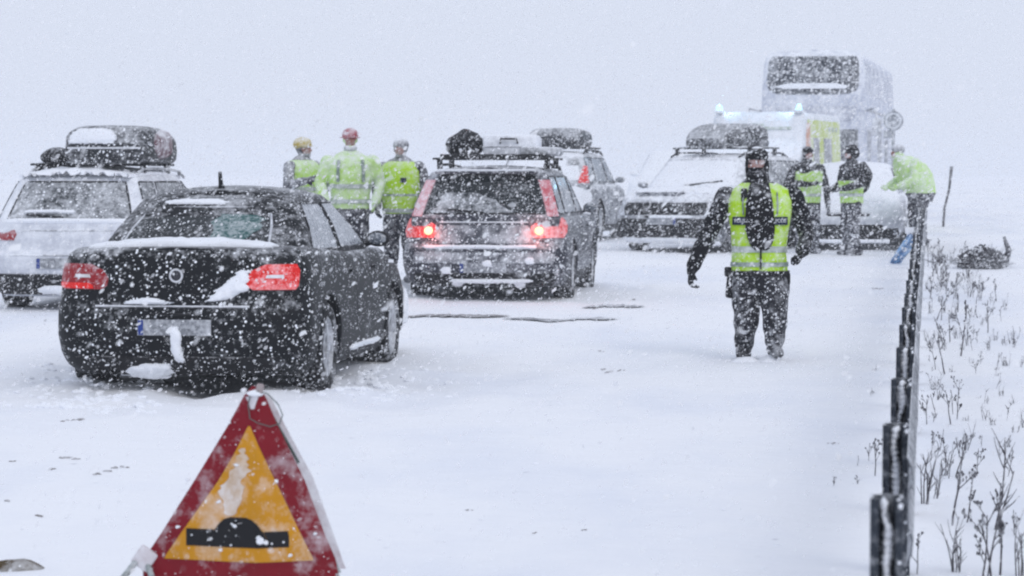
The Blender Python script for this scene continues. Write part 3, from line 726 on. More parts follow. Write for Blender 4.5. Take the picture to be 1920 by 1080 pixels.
m.build('bundle', 'fabric_black', root)

# ---------------------------------------------------------------- dark estate with lit brake lamps (centre)
Lv = 4.75; YV = -R(6.3)
p = at(905, 31.6); fw = Vector((math.sin(-YV), math.cos(-YV), 0)); loc = p + fw * (Lv / 2)
root, body, lo_, up_, uv = car('parked_estate_car', (loc.x, loc.y, zroad(32.5) - .02), YV, 'dark grey estate car with glowing brake lamps, open rack and luggage on the roof', 'car', L=Lv, W=1.86, paint='volvo_paint', shape='estate', belt=.95, roof=1.50, wr=.33, wb=2.75)
root['hull_c'] = (0, 0, .75)
hw = lambda z: interp(uv, z)[0]
rg = [(z, -(hw(z) - .15), hw(z) - .15) for z in [.99, 1.08, 1.18, 1.28, 1.38, 1.42]]
g = patch('rear_window', up_.rear, rg, 'car_glass', root, nu=14, sub=1); vperim('window_frame', up_.rear, rg, .012, 'black_trim', g)
MB().tube([up_.rear(0, 1.0) + Vector((0, -.03, 0)), up_.rear(-.42, 1.04) + Vector((0, -.03, 0))], .012, 6).build('rear_wiper', 'black_trim', g)
patch('snow_patch', up_.rear, [(.985, -.60, .35), (1.06, -.55, .22), (1.14, -.52, .10), (1.22, -.45, -.1)], 'frosted_glass', g, off=.006, thick=.01, nu=12, wob=.08, rough=.002)
MB().box(up_.rear(0, 1.445) + Vector((0, -.06, .005)), (1.16, .14, .028), bev=.01).build('roof_spoiler', 'volvo_paint', root)
MB().box(up_.rear(0, 1.445) + Vector((0, -.05, .03)), (1.1, .1, .022), bev=.01).jitter(.008, 8).build('snow_ridge', S, root)
for sg in (-1, 1):
    cf = lambda z: hw(z)
    col = patch('tail_lamp_column', up_.rear, [(z, sg * (hw(z) - .13), sg * (hw(z) - .015)) for z in (.96, 1.05, 1.15, 1.25, 1.36)], 'lamp_column', root, off=.012, thick=.03, nu=6)
    l = patch('tail_lamp', lo_.rear, [(.72, sg * .56, sg * .88), (.78, sg * .53, sg * .905), (.85, sg * .53, sg * .90), (.90, sg * .60, sg * .88), (.935, sg * .68, sg * .85)], 'lamp_red_volvo', root, off=.012, thick=.03, nu=10)
    MB().ball(lo_.rear(sg * .62, .80) + Vector((0, -.02, 0)), (.052, .03, .048)).build('brake_bulb', 'lamp_bulb', l)
patch('chrome_strip', lo_.rear, [(.885, -.50, .50), (.90, -.50, .50)], 'chrome', root, off=.01, thick=.02, nu=12, sub=1)
patch('number_recess', lo_.rear, [(.66, -.5, .5), (.74, -.55, .55), (.86, -.5, .5)], 'volvo_frosted', root, off=.008, thick=.02, nu=12, wob=.05)
patch('snow_ridge', lo_.rear, [(.60, -.66, .58), (.615, -.68, .60), (.63, -.66, .58)], S, root, off=.02, thick=.03, bulge=.015, nu=14, wob=.02)
patch('rear_bumper', lo_.rear, [(.44, -.78, .78), (.50, -.80, .80), (.56, -.78, .78)], 'volvo_frosted', root, off=.012, thick=.03, nu=14, wob=.03)
patch('bumper_trim', lo_.rear, [(.19, -.74, .74), (.26, -.80, .80), (.33, -.78, .78)], 'black_trim', root, off=.012, thick=.03, nu=14)
patch('snow_ridge', lo_.rear, [(.235, -.35, .5), (.25, -.38, .55), (.27, -.35, .5)], S, root, off=.02, thick=.03, bulge=.02, nu=12, wob=.04)
for q in ((-.42, .36), (.06, .44), (.52, .47), (.40, .21), (-.3, .22)):
    patch('snow_patch', lo_.rear, [(q[1] - .04, q[0] - .04, q[0] + .05), (q[1], q[0] - .06, q[0] + .06), (q[1] + .04, q[0] - .03, q[0] + .04)], S, root, off=.01, thick=.02, bulge=.02, nu=5, wob=.03)
plate(root, lo_.rear, .39, x=0)
rails(root, up_, .60, -1.6, .6)
rack(root, up_, (-1.35, -.3), .70, z=.08)
m = MB()
for k in range(7): m.box((-.5 + k * .18, -.85, 1.61), (.03, 1.25, .02))
m.box((0, -1.46, 1.63), (1.16, .035, .06)); m.box((0, -.24, 1.63), (1.16, .035, .06)); m.box((-.58, -.85, 1.63), (.035, 1.25, .06)); m.box((.58, -.85, 1.63), (.035, 1.25, .06))
m.build('roof_basket', 'black_trim', root)
rt = root.matrix_basis.copy()
def on_car(o, loc_, rot_, label, cat):
    bpy.context.view_layer.update()
def place_local(parent, lx, ly, lz):
    a = parent.rotation_euler.z; l = parent.location
    return Vector((l.x + lx * math.cos(a) - ly * math.sin(a), l.y + lx * math.sin(a) + ly * math.cos(a), l.z + lz))
volvo = root
b = MB().ball((0, 0, .13), (.20, .28, .15), sub=3).jitter(.07, 6).jitter(.03, 16).build('travel_bag', 'fabric_black')
b.location = place_local(volvo, -.36, -1.15, 1.63); tag(b, 'crumpled black bag strapped on the roof rack of the dark grey estate car', 'bag')
e = empty('luggage_case', place_local(volvo, .18, -1.0, 1.645), YV, 'pale grey hard case with a carry handle on the roof of the estate car', 'case')
MB().box((0, 0, .12), (.62, .7, .24), bev=.05).build('shell', 'box_grey', e)
MB().tube([(-.10, -.36, .14), (-.09, -.40, .19), (.09, -.40, .19), (.10, -.36, .14)], .012, 8).build('handle', 'black_trim', e)
MB().box((0, -.345, .10), (.60, .03, .02), bev=.004).build('seam_band', 'grey_plastic', e)
b = MB().box((0, 0, .05), (.42, .9, .09), bev=.03).jitter(.02, 7).build('folded_tarp', 'grey_plastic')
b.location = place_local(volvo, .52, -.95, 1.645); b.rotation_euler.z = YV; tag(b, 'dark folded load at the right edge of the roof rack', 'luggage')

def lit(name, parent, pos, watts, col, rad=.05):
    l = bpy.data.lights.new(name, 'POINT'); l.energy = watts; l.color = col; l.shadow_soft_size = rad
    o = bpy.data.objects.new(name, l); C.objects.link(o); o.parent = parent; o.location = pos
for sg in (-1, 1): lit('brake_light_glow', volvo, lo_.rear(sg * .62, .80) + Vector((0, -.13, 0)), 1.6, (1.0, .16, .10))
# ---------------------------------------------------------------- dark SUV further on, seen from behind
Y4 = -R(10.5); L4 = 4.7
p = at(1016, 51.5); fw = Vector((math.sin(-Y4), math.cos(-Y4), 0)); loc = p + fw * (L4 / 2)
root, body, lo_, up_, uv = car('sport_utility_car', (loc.x, loc.y, zroad(52)), Y4, 'tall dark car with snow-caked tailgate and roof box, driving ahead of the grey estate car', 'car', L=L4, W=1.88, paint='suv_paint', shape='suv', belt=1.06, roof=1.64, wr=.36, wb=2.8, sglass='side_glass')
hw = lambda z: interp(uv, z)[0]
rg = [(z, -(hw(z) - .14), hw(z) - .14) for z in [1.13, 1.23, 1.33, 1.43, 1.52]]
patch('rear_window', up_.rear, rg, 'snowed_glass', root, nu=12, sub=1)
patch('window_clearing', up_.rear, [(1.40, .40, .62), (1.52, .40, .60)], 'frosted_glass', root, off=.01, thick=.01, nu=5)
patch('snow_patch', lo_.rear, [(.5, -.85, .86), (.7, -.86, .88), (.9, -.84, .86), (1.05, -.78, .80)], S, root, off=.012, thick=.03, bulge=.02, nu=14, wob=.04, rough=.02)
for sg in (-1, 1): patch('tail_lamp', up_.rear, [(1.08, sg * .64, sg * .82), (1.18, sg * .66, sg * .80), (1.30, sg * .68, sg * .77), (1.38, sg * .70, sg * .75)], 'lamp_red_volvo', root, off=.02, thick=.04, nu=6)
patch('rear_bumper', lo_.rear, [(.2, -.8, .8), (.3, -.86, .86), (.42, -.84, .84)], 'black_trim', root, off=.012, thick=.03, nu=12)
rails(root, up_, .64, -1.6, .7); rack(root, up_, (-1.2, 0), .72)
roof_box(root, (.10, -.6, 1.73), 2.1, .98, .36, 'box_black')

# ---------------------------------------------------------------- dark estate facing the camera, snow-covered bonnet
Y5 = math.pi - R(27); L5 = 4.8
p = at(1240, 46.4); fw = Vector((-math.sin(Y5), math.cos(Y5), 0)); loc = p - fw * (L5 / 2)
root, body, lo_, up_, uv = car('sport_utility_car', (loc.x, loc.y, zroad(48)), Y5, 'dark car facing the camera with snow over its bonnet and windscreen, behind the walking officer', 'car', L=L5, W=1.92, paint='suv_paint', shape='suv', belt=1.02, roof=1.60, wr=.37, wb=2.85, sglass='frosted_glass')
rails(root, up_, .62, -1.6, .6); rack(root, up_, (-.9, .25), .74, z=.09)
roof_box(root, (0.0, -.25, 1.71), 1.9, .95, .44, 'box_black')
patch('snow_patch', lambda u, v: lo_.up(u, v), [(1.22, -.72, .72), (1.5, -.80, .80), (1.8, -.78, .78), (2.02, -.66, .66)], S, root, off=.012, thick=.03, bulge=.05, nu=14, wob=.04, rough=.03)
patch('bonnet_gap', lambda u, v: lo_.up(u, v), [(1.95, -.2, .55), (2.08, -.25, .6), (2.15, -.2, .5)], 'suv_paint', root, off=.05, thick=.06, nu=10, wob=.06)
patch('snow_patch', up_.front, [(1.05, -.76, .76), (1.2, -.70, .70), (1.35, -.63, .63), (1.5, -.56, .56)], S, root, off=.012, thick=.03, bulge=.02, nu=14, wob=.04, rough=.01)
MB().tube([up_.front(.1, 1.08) + Vector((0, .04, 0)), up_.front(-.55, 1.16) + Vector((0, .05, 0))], .018, 6).build('wiper', 'black_trim', root)
patch('snow_ridge', lo_.front, [(.55, -.5, .2), (.57, -.54, .24), (.59, -.5, .2)], S, root, off=.03, thick=.03, bulge=.02, nu=12, wob=.03)
patch('front_bumper', lo_.front, [(.24, -.82, .82), (.38, -.9, .9), (.54, -.88, .88)], 'black_trim', root, off=.018, thick=.03, nu=12)
patch('grille_band', lo_.front, [(.60, -.70, .70), (.70, -.74, .74), (.80, -.70, .70)], 'black_trim', root, off=.020, thick=.03, nu=12)
patch('snow_patch', lo_.front, [(.17, -.55, .75), (.21, -.6, .8), (.25, -.5, .75)], S, root, off=.03, thick=.04, bulge=.03, nu=12, wob=.05)
plate(root, lo_.front, .50, off=.03)

# ---------------------------------------------------------------- pale car far back
Y6 = math.pi - R(14)
p = at(1262, 64); loc = p + Vector((.3, 2.1, 0))
root, body, lo_, up_, uv = car('parked_estate_car', (loc.x, loc.y, zroad(65)), Y6, 'pale car almost lost in the blizzard left of the ambulance', 'car', L=4.5, W=1.85, paint='pale_paint', shape='suv', belt=1.06, roof=1.68, wr=.35, wb=2.7, sglass='snowed_glass')

# white car to the right
Y7 = math.pi - R(9); L7 = 4.4
p = at(1590, 47.5); fw = Vector((-math.sin(Y7), math.cos(Y7), 0)); loc = p - fw * (L7 / 2)
root, body, lo_, up_, uv = car('parked_hatchback_car', (loc.x, loc.y, zroad(49)), Y7, 'white snow-covered car with dark wheels behind the two right-hand officers', 'car', L=L7, W=1.8, paint='white_paint', shape='estate', belt=.93, roof=1.46, wr=.34, wb=2.6, sglass='snowed_glass')
patch('front_bumper', lo_.front, [(.18, -.78, .78), (.28, -.84, .84), (.36, -.82, .82)], 'black_trim', root, off=.010, thick=.03, nu=12)
patch('snow_patch', lambda u, v: lo_.up(u, v), [(1.02, -.70, .70), (1.4, -.72, .72), (1.85, -.6, .6)], S, root, off=.012, thick=.03, bulge=.06, nu=14, wob=.04, rough=.03)
patch('side_cladding', lambda u, v: lo_.side(u, v, -1), [(.2, -.9, .9), (.3, -.9, .9), (.42, -.9, .9)], 'grey_plastic', root, off=.012, thick=.03, nu=10)

# ---------------------------------------------------------------- ambulance
YB = math.pi - R(17); LB = 5.6
p = at(1392, 57.5); fw = Vector((-math.sin(YB), math.cos(YB), 0)); loc = p - fw * (LB / 2)
root = empty('ambulance', (loc.x, loc.y, zroad(58) - .10), YB, 'pale boxy ambulance with two blue-white flashing beacons and yellow side panels', 'ambulance'); root['hull_c'] = (0, 0, 1.3)
hA = Hull([(0.25, .92, -2.8, 2.7), (.45, .98, -2.8, 2.78), (1.0, 1.0, -2.8, 2.76), (1.12, 1.0, -2.8, 2.65), (1.25, 1.0, -2.8, 2.35), (1.9, .99, -2.8, 1.7), (2.0, .98, -2.8, 1.55), (2.5, .97, -2.78, 1.32), (2.56, .92, -2.72, 1.25)], d0=(.12, .22), n=3.5, crown=.02)
bm = bmesh.new(); hA.add(bm); bmesh.ops.recalc_face_normals(bm, faces=bm.faces); me = bpy.data.meshes.new('body'); bm.to_mesh(me); bm.free(); link('body', me, 'amb_white', root)
patch('windscreen', hA.front, [(1.3, -.84, .84), (1.6, -.84, .84), (1.86, -.82, .82)], 'snowed_glass', root, nu=12)
patch('roof_sign_panel', hA.front, [(2.22, -.62, .72), (2.38, -.62, .72)], 'amb_white', root, off=.03, thick=.05, nu=10)
patch('roof_stripe', hA.front, [(2.20, -.72, .80), (2.25, -.72, .80)], 'amb_green', root, off=.035, thick=.05, nu=10)
patch('roof_stripe', hA.front, [(2.26, -.15, .35), (2.31, -.15, .35)], 'amb_green', root, off=.05, thick=.05, nu=10)
patch('grille', hA.front, [(.7, -.5, .5), (.95, -.5, .5)], 'grey_plastic', root, nu=8)
patch('front_bumper', hA.front, [(.3, -.8, .8), (.5, -.85, .85)], 'black_trim', root, off=.02, thick=.04, nu=8)
for sg in (-1, 1):
    patch('headlamp', hA.front, [(.72, sg * .58, sg * .88), (.95, sg * .60, sg * .86)], 'head_lamp', root, nu=5)
    sd = lambda u, v, sg=sg: hA.side(u, v, sg)
    patch('side_panel', sd, [(.5, -2.6, 1.2), (1.0, -2.6, 1.25), (1.8, -2.6, 1.25), (2.42, -2.6, 1.0)], 'amb_yellow', root, off=.006, thick=.02, nu=12, label='pale yellow-green side panel')
    patch('side_panel', sd, [(1.55, .75, 1.25), (2.0, .75, 1.22), (2.35, .8, 1.08)], 'amb_orange', root, off=.012, thick=.02, nu=4, label='faded orange side panel')
    patch('side_window', sd, [(1.45, -1.6, -.7), (2.05, -1.6, -.7)], 'grey_plastic', root, off=.012, thick=.02, nu=4)
    patch('side_window', sd, [(1.5, -.2, .45), (2.05, -.2, .45)], 'grey_plastic', root, off=.012, thick=.02, nu=4)
    patch('door_window', sd, [(1.3, 1.2, 2.0), (1.6, 1.2, 1.75), (1.85, 1.2, 1.55)], 'frosted_glass', root, off=.016, thick=.02, nu=4)
    for x in (-2.3, -1.9, -1.5): patch('side_mark', sd, [(2.2, x, x + .25), (2.3, x, x + .25)], 'amb_green', root, off=.012, thick=.02, nu=3)
    b = MB().box((sg * .84, 1.22, 2.58), (.18, .26, .07), bev=.02).build('beacon_base', 'amb_white', root)
    MB().lathe([(-.06, .001), (-.06, .062), (.02, .06), (.06, .035), (.07, .001)], 'z', 18, (sg * .84, 1.24, 2.66)).build('beacon', 'blue_beacon', b)
    lit('beacon_glow', root, (sg * .84, 1.24, 2.86), 11, (.35, .7, 1.0), .08)
    for y in (-1.7, 1.85): wheel(root, (sg * .86, y, .34), .34, .24, sg)
    mirror_part(root, hA.side(1.9, 1.45, sg), sg, 'black_trim', (.18, .1, .3))

# ---------------------------------------------------------------- double-deck coach
YC = math.pi - R(11.0); LC = 12.0
p = at(1521, 67.5); fw = Vector((-math.sin(YC), math.cos(YC), 0)); loc = p - fw * (LC / 2)
root = empty('coach_bus', (loc.x, loc.y, zroad(68.5)), YC, 'tall double-deck coach looming grey-white through the snow behind the ambulance', 'bus'); root['hull_c'] = (0, 0, 2)
hB = Hull([(.3, 1.18, -6, 5.95), (.6, 1.23, -6, 6.0), (1.5, 1.24, -6, 6.0), (2.4, 1.24, -6, 5.95), (3.3, 1.22, -5.98, 5.8), (3.85, 1.19, -5.95, 5.55), (3.98, 1.12, -5.9, 5.4), (4.04, 1.0, -5.7, 5.15)], d0=(.25, .35), n=3.2, crown=.03)
bm = bmesh.new(); hB.add(bm); bmesh.ops.recalc_face_normals(bm, faces=bm.faces); me = bpy.data.meshes.new('body'); bm.to_mesh(me); bm.free(); link('body', me, 'bus_body', root)
patch('upper_windscreen', hB.front, [(2.98, -.62, .62), (3.0, -.85, .85), (3.06, -1.02, 1.02), (3.2, -1.09, 1.09), (3.5, -1.09, 1.09), (3.78, -1.07, 1.07), (3.9, -1.0, 1.0)], 'bus_glass', root, nu=20, label='wide upper-deck windscreen flecked with snow')
patch('snow_patch', hB.front, [(3.12, -.75, .75), (3.17, -.9, .9), (3.25, -.6, .6)], 'snowed_glass', root, off=.016, thick=.02, nu=16, wob=.15)
patch('lower_windscreen', hB.front, [(1.2, -1.0, 1.0), (1.6, -1.1, 1.1), (2.15, -1.08, 1.08)], 'frosted_glass', root, nu=16)
patch('front_trim', hB.front, [(2.35, -.9, .9), (2.5, -1.05, 1.05), (2.7, -1.05, 1.05)], 'bus_panel', root, off=.012, thick=.03, nu=14)
patch('front_bumper', hB.front, [(.4, -1.0, 1.0), (.7, -1.05, 1.05)], 'grey_plastic', root, off=.02, thick=.04, nu=10)
for sg in (-1, 1):
    sd = lambda u, v, sg=sg: hB.side(u, v, sg)
    for k in range(7):
        y1 = 5.3 - k * 1.55
        patch('side_window', sd, [(3.0, y1 - 1.42, y1), (3.4, y1 - 1.42, y1), (3.75, y1 - 1.42, y1)], 'bus_panel', root, off=.008, thick=.02, nu=6, sub=1)
        patch('side_window', sd, [(1.55, y1 - 1.42, y1), (2.25, y1 - 1.42, y1)], 'bus_panel', root, off=.008, thick=.02, nu=6, sub=1)
    patch('headlamp', hB.front, [(.75, sg * .7, sg * 1.05), (1.0, sg * .72, sg * 1.05)], 'head_lamp', root, nu=5)
    m = MB().tube([hB.side(5.6, 2.6, sg), hB.side(5.6, 2.6, sg) + Vector((sg * .25, .35, .05)), hB.side(5.6, 2.6, sg) + Vector((sg * .3, .4, -.2))], .03, 6); m.box(hB.side(5.6, 2.6, sg) + Vector((sg * .3, .4, -.4)), (.22, .12, .42), bev=.03); m.build('wing_mirror', 'grey_plastic', root)
    for k in range(6): patch('panel_seam', sd, [(z, 4.6 - k * 1.7, 4.625 - k * 1.7) for z in (.7, 1.4)] , 'grey_plastic', root, off=.004, thick=.02, nu=1, sub=1)
    patch('belt_moulding', sd, [(2.6, -5.6, 5.4), (2.66, -5.6, 5.4)], 'grey_plastic', root, off=.01, thick=.02, nu=12, sub=1)
    MB().tube([hB.front(sg * .1, 1.25) + Vector((0, .03, 0)), hB.front(sg * .75, 1.5) + Vector((0, .05, 0))], .02, 6).build('wiper', 'black_trim', root)
    for y in (-3.6, 3.6): wheel(root, (sg * 1.08, y, .5), .5, .3, sg)

# ---------------------------------------------------------------- people
def lerp3(a, b, f): return Vector(a).lerp(Vector(b), f)
def fingers(m, wrist, d, side, palm_n, sc_=1.0, curl=.5):
    """palm and five fingers of a gloved hand: d = direction from wrist, side = towards the thumb, palm_n = the way the fingers curl"""
    d = Vector(d).normalized(); side = (Vector(side) - d * Vector(side).dot(d)).normalized(); pn = Vector(palm_n); pn = (pn - d * pn.dot(d) - side * pn.dot(side)).normalized()
    w_ = Vector(wrist); k = sc_
    m.capsule(w_ - d * .04, w_ + d * .02, .034 * k, .034 * k, 10)
    for s_ in (-.026, -.009, .009, .026): m.capsule(w_ + side * s_ * .6 * k, w_ + d * .085 * k + side * s_ * k, .019 * k, .017 * k, 10)
    for i, (s_, ln) in enumerate(((-.034, .058), (-.012, .072), (.011, .078), (.034, .070))):
        p0 = w_ + d * .088 * k + side * s_ * k
        p1 = p0 + (d * math.cos(curl) + pn * math.sin(curl)) * ln * .5 * k + side * s_ * .12
        p2 = p1 + (d * math.cos(curl * 2.4) + pn * math.sin(curl * 2.4)) * ln * .5 * k
        m.capsule(p0, p1, .0125 * k, .0115 * k, 8); m.capsule(p1, p2, .0115 * k, .010 * k, 8)
    t0 = w_ + d * .025 * k + side * .028 * k; t1 = t0 + (side * .8 + d * .6 + pn * .3).normalized() * .042 * k; t2 = t1 + (side * .25 + d * .9 + pn * .5).normalized() * .034 * k
    m.capsule(t0, t1, .017 * k, .014 * k, 8); m.capsule(t1, t2, .014 * k, .011 * k, 8)
def person(loc, rz, label, J, mats, matfn, torso, voxel=.014, group=None, head=None, bulk=1.0, hand_curl=.5, headrot=0.0):
    """J joints in local metres (front = -y). mats list, matfn(co)->index"""
    root = empty('person', loc, rz, label, 'person', group); root['hull_c'] = (0, 0, 1.1)
    m = MB(); m.rings(torso, 30, 2.5)
    sh = .078 * bulk
    for s_ in ('L', 'R'):
        S_, E_, W_ = Vector(J['sh' + s_]), Vector(J['el' + s_]), Vector(J['wr' + s_])
        m.capsule(S_, E_, sh, sh * .80); m.capsule(E_, W_, sh * .80, .05 * bulk)
        d = (W_ - E_).normalized(); ha = J.get('hd' + s_)
        hd = Vector(ha) if ha else d
        sx_ = 1 if s_ == 'L' else -1
        fingers(m, W_ + d * .035, hd, J.get('th' + s_, (0, -1, 0)), (-sx_, 0, 0), 1.12, hand_curl)
        hp, kn, ft = Vector(J['hip' + s_]), Vector(J['kn' + s_]), Vector(J['ft' + s_])
        m.capsule(hp, kn, .116 * bulk, .090 * bulk, 16); m.capsule(kn, ft + Vector((0, 0, .14)), .090 * bulk, .074 * bulk, 16)
        td = Vector(J.get('toe' + s_, (0, -1, 0)))
        m.capsule(ft + Vector((0, .02, .05)) - td * .05, ft + td * .14 + Vector((0, 0, .04)), .058, .048, 12)
        m.capsule(ft + Vector((0, 0, .05)), ft + Vector((0, 0, .22)), .062, .07, 12)
    nk, hc = Vector(J['neck']), Vector(J['head'])
    m.capsule(nk, hc - Vector((0, 0, .06)), .065 * (bulk ** .5), .058)
    Rt = Matrix.Rotation(headrot, 3, 'Z')
    hv = lambda x, y, z: hc + Rt @ Vector((x, y, z))
    m.ball(hv(0, .008, .02), (.077, .096, .105), Rt, 3)                # cranium
    m.ball(hv(0, -.022, -.045), (.058, .072, .072), Rt, 3)             # jaw
    m.ball(hv(0, -.085, -.092), (.024, .018, .018), Rt, 2)             # chin
    m.capsule(hv(0, -.088, .012), hv(0, -.108, -.028), .010, .015, 8)  # nose
    for sx_ in (-1, 1):
        m.ball(hv(sx_ * .034, -.074, -.022), (.022, .018, .016), Rt, 2)
        m.ball(hv(sx_ * .080, .004, -.01), (.012, .022, .032), Rt, 2)
    m.capsule(hv(-.03, -.084, .030), hv(.03, -.084, .030), .011, .011, 8)   # brow
    m.capsule(hv(-.022, -.090, -.060), hv(.022, -.090, -.060), .009, .009, 8)  # lips
    o = m.build('body', 'skin', root, smooth=False)
    md = o.modifiers.new('r', 'REMESH'); md.mode = 'VOXEL'; md.voxel_size = voxel; md.use_smooth_shade = True
    sm = o.modifiers.new('s', 'SMOOTH'); sm.factor = .5; sm.iterations = 3 if voxel > .012 else 3
    me = eval_mod(o); drop(o); me.name = 'body'
    co = np.empty(len(me.vertices) * 3, 'f'); me.vertices.foreach_get('co', co); co = co.reshape(-1, 3)
    for i, c_ in enumerate(co):                                            # cloth folds
        if abs(c_[0]) < .11 and c_[2] > hc.z - .13: continue
        v = Vector((float(c_[0]) * 7, float(c_[1]) * 7, float(c_[2]) * 11)); co[i] += np.array(noise.noise_vector(v)) * .012
    me.vertices.foreach_set('co', co.ravel())
    me.materials.clear()
    idx = [matfn(p_.center) for p_ in me.polygons]
    me.polygons.foreach_set('material_index', idx)
    o = link('body', me, mats, root, angle=180); o.name = 'body'
    return root, hv, Rt, hc
def shell(name, rows, mat_, parent, seg=36, n=2.5, label=None, thick=.006, jit=.01, gap=None):
    m = MB(); m.rings(rows, seg, n); m.bm.faces.ensure_lookup_table()
    if jit: m.jitter(jit, 8, random.random() * 9)
    o = m.build(name, mat_, parent)
    if label: o['label'] = label
    return o
def band(name, rows2, z0, z1, mat_, parent, grow=.006, seg=36, n=2.5):
    """belt round the torso between z0 and z1 following torso rows"""
    def row(z):
        cx, cy, rx, ry = interp(rows2, z); return cx, cy, rx + grow, ry + grow
    m = MB(); rr = []
    for z in (z0, z1):
        for g_ in (0, -.008) if z == z0 else (-.008, 0):
            pass
    prof = [(z0, 0), (z1, 0), (z1, -.012), (z0, -.012)]
    for (z, g_) in prof:
        cx, cy, rx, ry = row(z); ring = []
        for k in range(seg):
            a = 2 * math.pi * k / seg; c, q = math.cos(a), math.sin(a)
            ring.append(m.bm.verts.new((cx + (rx + g_) * math.copysign(abs(c) ** (2 / n), c), cy + (ry + g_) * math.copysign(abs(q) ** (2 / n), q), z)))
        rr.append(ring)
    for i in range(4):
        for k in range(seg): m.bm.faces.new((rr[i][k], rr[i][(k + 1) % seg], rr[(i + 1) % 4][(k + 1) % seg], rr[(i + 1) % 4][k]))
    return m.build(name, mat_, parent)
def front_of(rows, x, z, n=2.5):
    cx, cy, rx, ry = interp(rows, z); t = min(.98, abs(x - cx) / rx)
    return Vector((x, cy - ry * (1 - t ** n) ** (1 / n), z))

# --- the officer walking towards the camera
PX = 23.2; U = F / PX
pl = at(1424, PX)
def q(px, py, y=0): return ((px - 1424) / U, y, (677 - py) / U)
torso = [(.62, 0, .01, .20, .13), (.78, 0, .01, .22, .145), (.92, -.0, .0, .195, .138), (1.08, .0, -.005, .21, .145), (1.24, .0, -.01, .235, .15), (1.34, .0, 0, .245, .145), (1.42, .0, .01, .215, .125), (1.475, -.005, .015, .14, .095), (1.51, -.01, .012, .08, .075)]
J = dict(shL=q(1487, 362), elL=q(1513, 432, .05), wrL=q(1504, 462, -.10), hdL=(-.15, -.7, -.5),
         shR=q(1361, 362), elR=q(1326, 437, -.02), wrR=q(1300, 492, -.06), hdR=(-.05, -.15, -1),
         hipL=q(1452, 520), knL=q(1452, 592, -.15), ftL=q(1452, 662, -.12), hipR=q(1397, 520), knR=q(1400, 595, -.03), ftR=q(1396, 672, .14),
         neck=(-.02, .01, 1.47), head=(-.025, -.015, 1.635), toeL=(.15, -1, 0), toeR=(-.15, -1, 0), thL=(.3, 0, .6), thR=(.2, -1, 0))
def mf(c):
    if c.z > 1.605 and c.z < 1.685 and c.y < -.06 and abs(c.x + .03) < .07: return 1
    if c.z < .74 and abs(c.x) < .26: return 2
    return 0
root, hv, Rt, hc = person((pl.x, pl.y, pl.z - .035), R(-3), 'police officer in black uniform and lime vest walking towards the camera', J, ['uniform_dark', 'skin', 'uniform_trousers'], mf, torso, voxel=.0115, bulk=1.12, headrot=R(-20), hand_curl=.6)
officer = root
# cap with peak and ear flaps
m = MB().ball(hv(0, .012, .062), (.091, .106, .072), Rt, 3)
m.capsule(hv(-.055, -.085, .045), hv(.055, -.085, .045), .016, .016, 8)
for sx_ in (-1, 1): m.ball(hv(sx_ * .082, .01, -.02), (.016, .045, .075), Rt, 2)
m.build('cap', 'fabric_black', root)
for sx_ in (-1, 1): MB().ball(hv(sx_ * .031, -.089, .004), (.013, .006, .006), Rt, 2).build('eye', 'fabric_black', root)
MB().ball(hv(0, .01, .128), (.045, .05, .012), Rt, 2).build('snow_dusting', 'snow', root)
# neck gaiter and long dark scarf hanging on the chest
m = MB().ball((-.02, -.025, 1.53), (.098, .11, .085), None, 3).jitter(.02, 8)
m.build('neck_gaiter', 'fabric_black', root)
vest = [(z, cx, cy, rx + .022, ry + .022) for (z, cx, cy, rx, ry) in torso]
vt = [(.765, 0, .01, .232, .168)] + [v for v in vest if .78 < v[0] < 1.43] + [(1.455, -.0, .015, .185, .125), (1.478, -.005, .015, .15, .105)]
shell('safety_vest', vt, 'hi_vis', root, jit=.012, label='lime yellow reflective vest, open over a dark jacket front')
vt2 = sorted([(v[0], v[1], v[2], v[3], v[4]) for v in vt])
fr = lambda x, z: front_of(vt2, x, z)
patch('jacket_front', fr, [(.935, -.035, .05), (.95, -.06, .075), (1.0, -.09, .10), (1.1, -.115, .115), (1.2, -.12, .11), (1.3, -.115, .10), (1.40, -.10, .085), (1.47, -.075, .07)], 'fabric_black', root, off=.018, thick=.03, bulge=.035, nu=12, wob=.004, rough=.008, label='dark jacket front showing between the vest halves')
MB().tube([fr(.005, .78) + Vector((0, -.012, 0)), fr(.005, .86) + Vector((0, -.014, 0)), fr(.005, .94) + Vector((0, -.014, 0))], .008, 6).build('zip', 'black_trim', root)
for (z0, z1) in ((.80, .835), (.915, .965)): band('reflective_band', vt2, z0, z1, 'reflective_dark' if z0 < .9 else 'reflective', root, grow=.010)
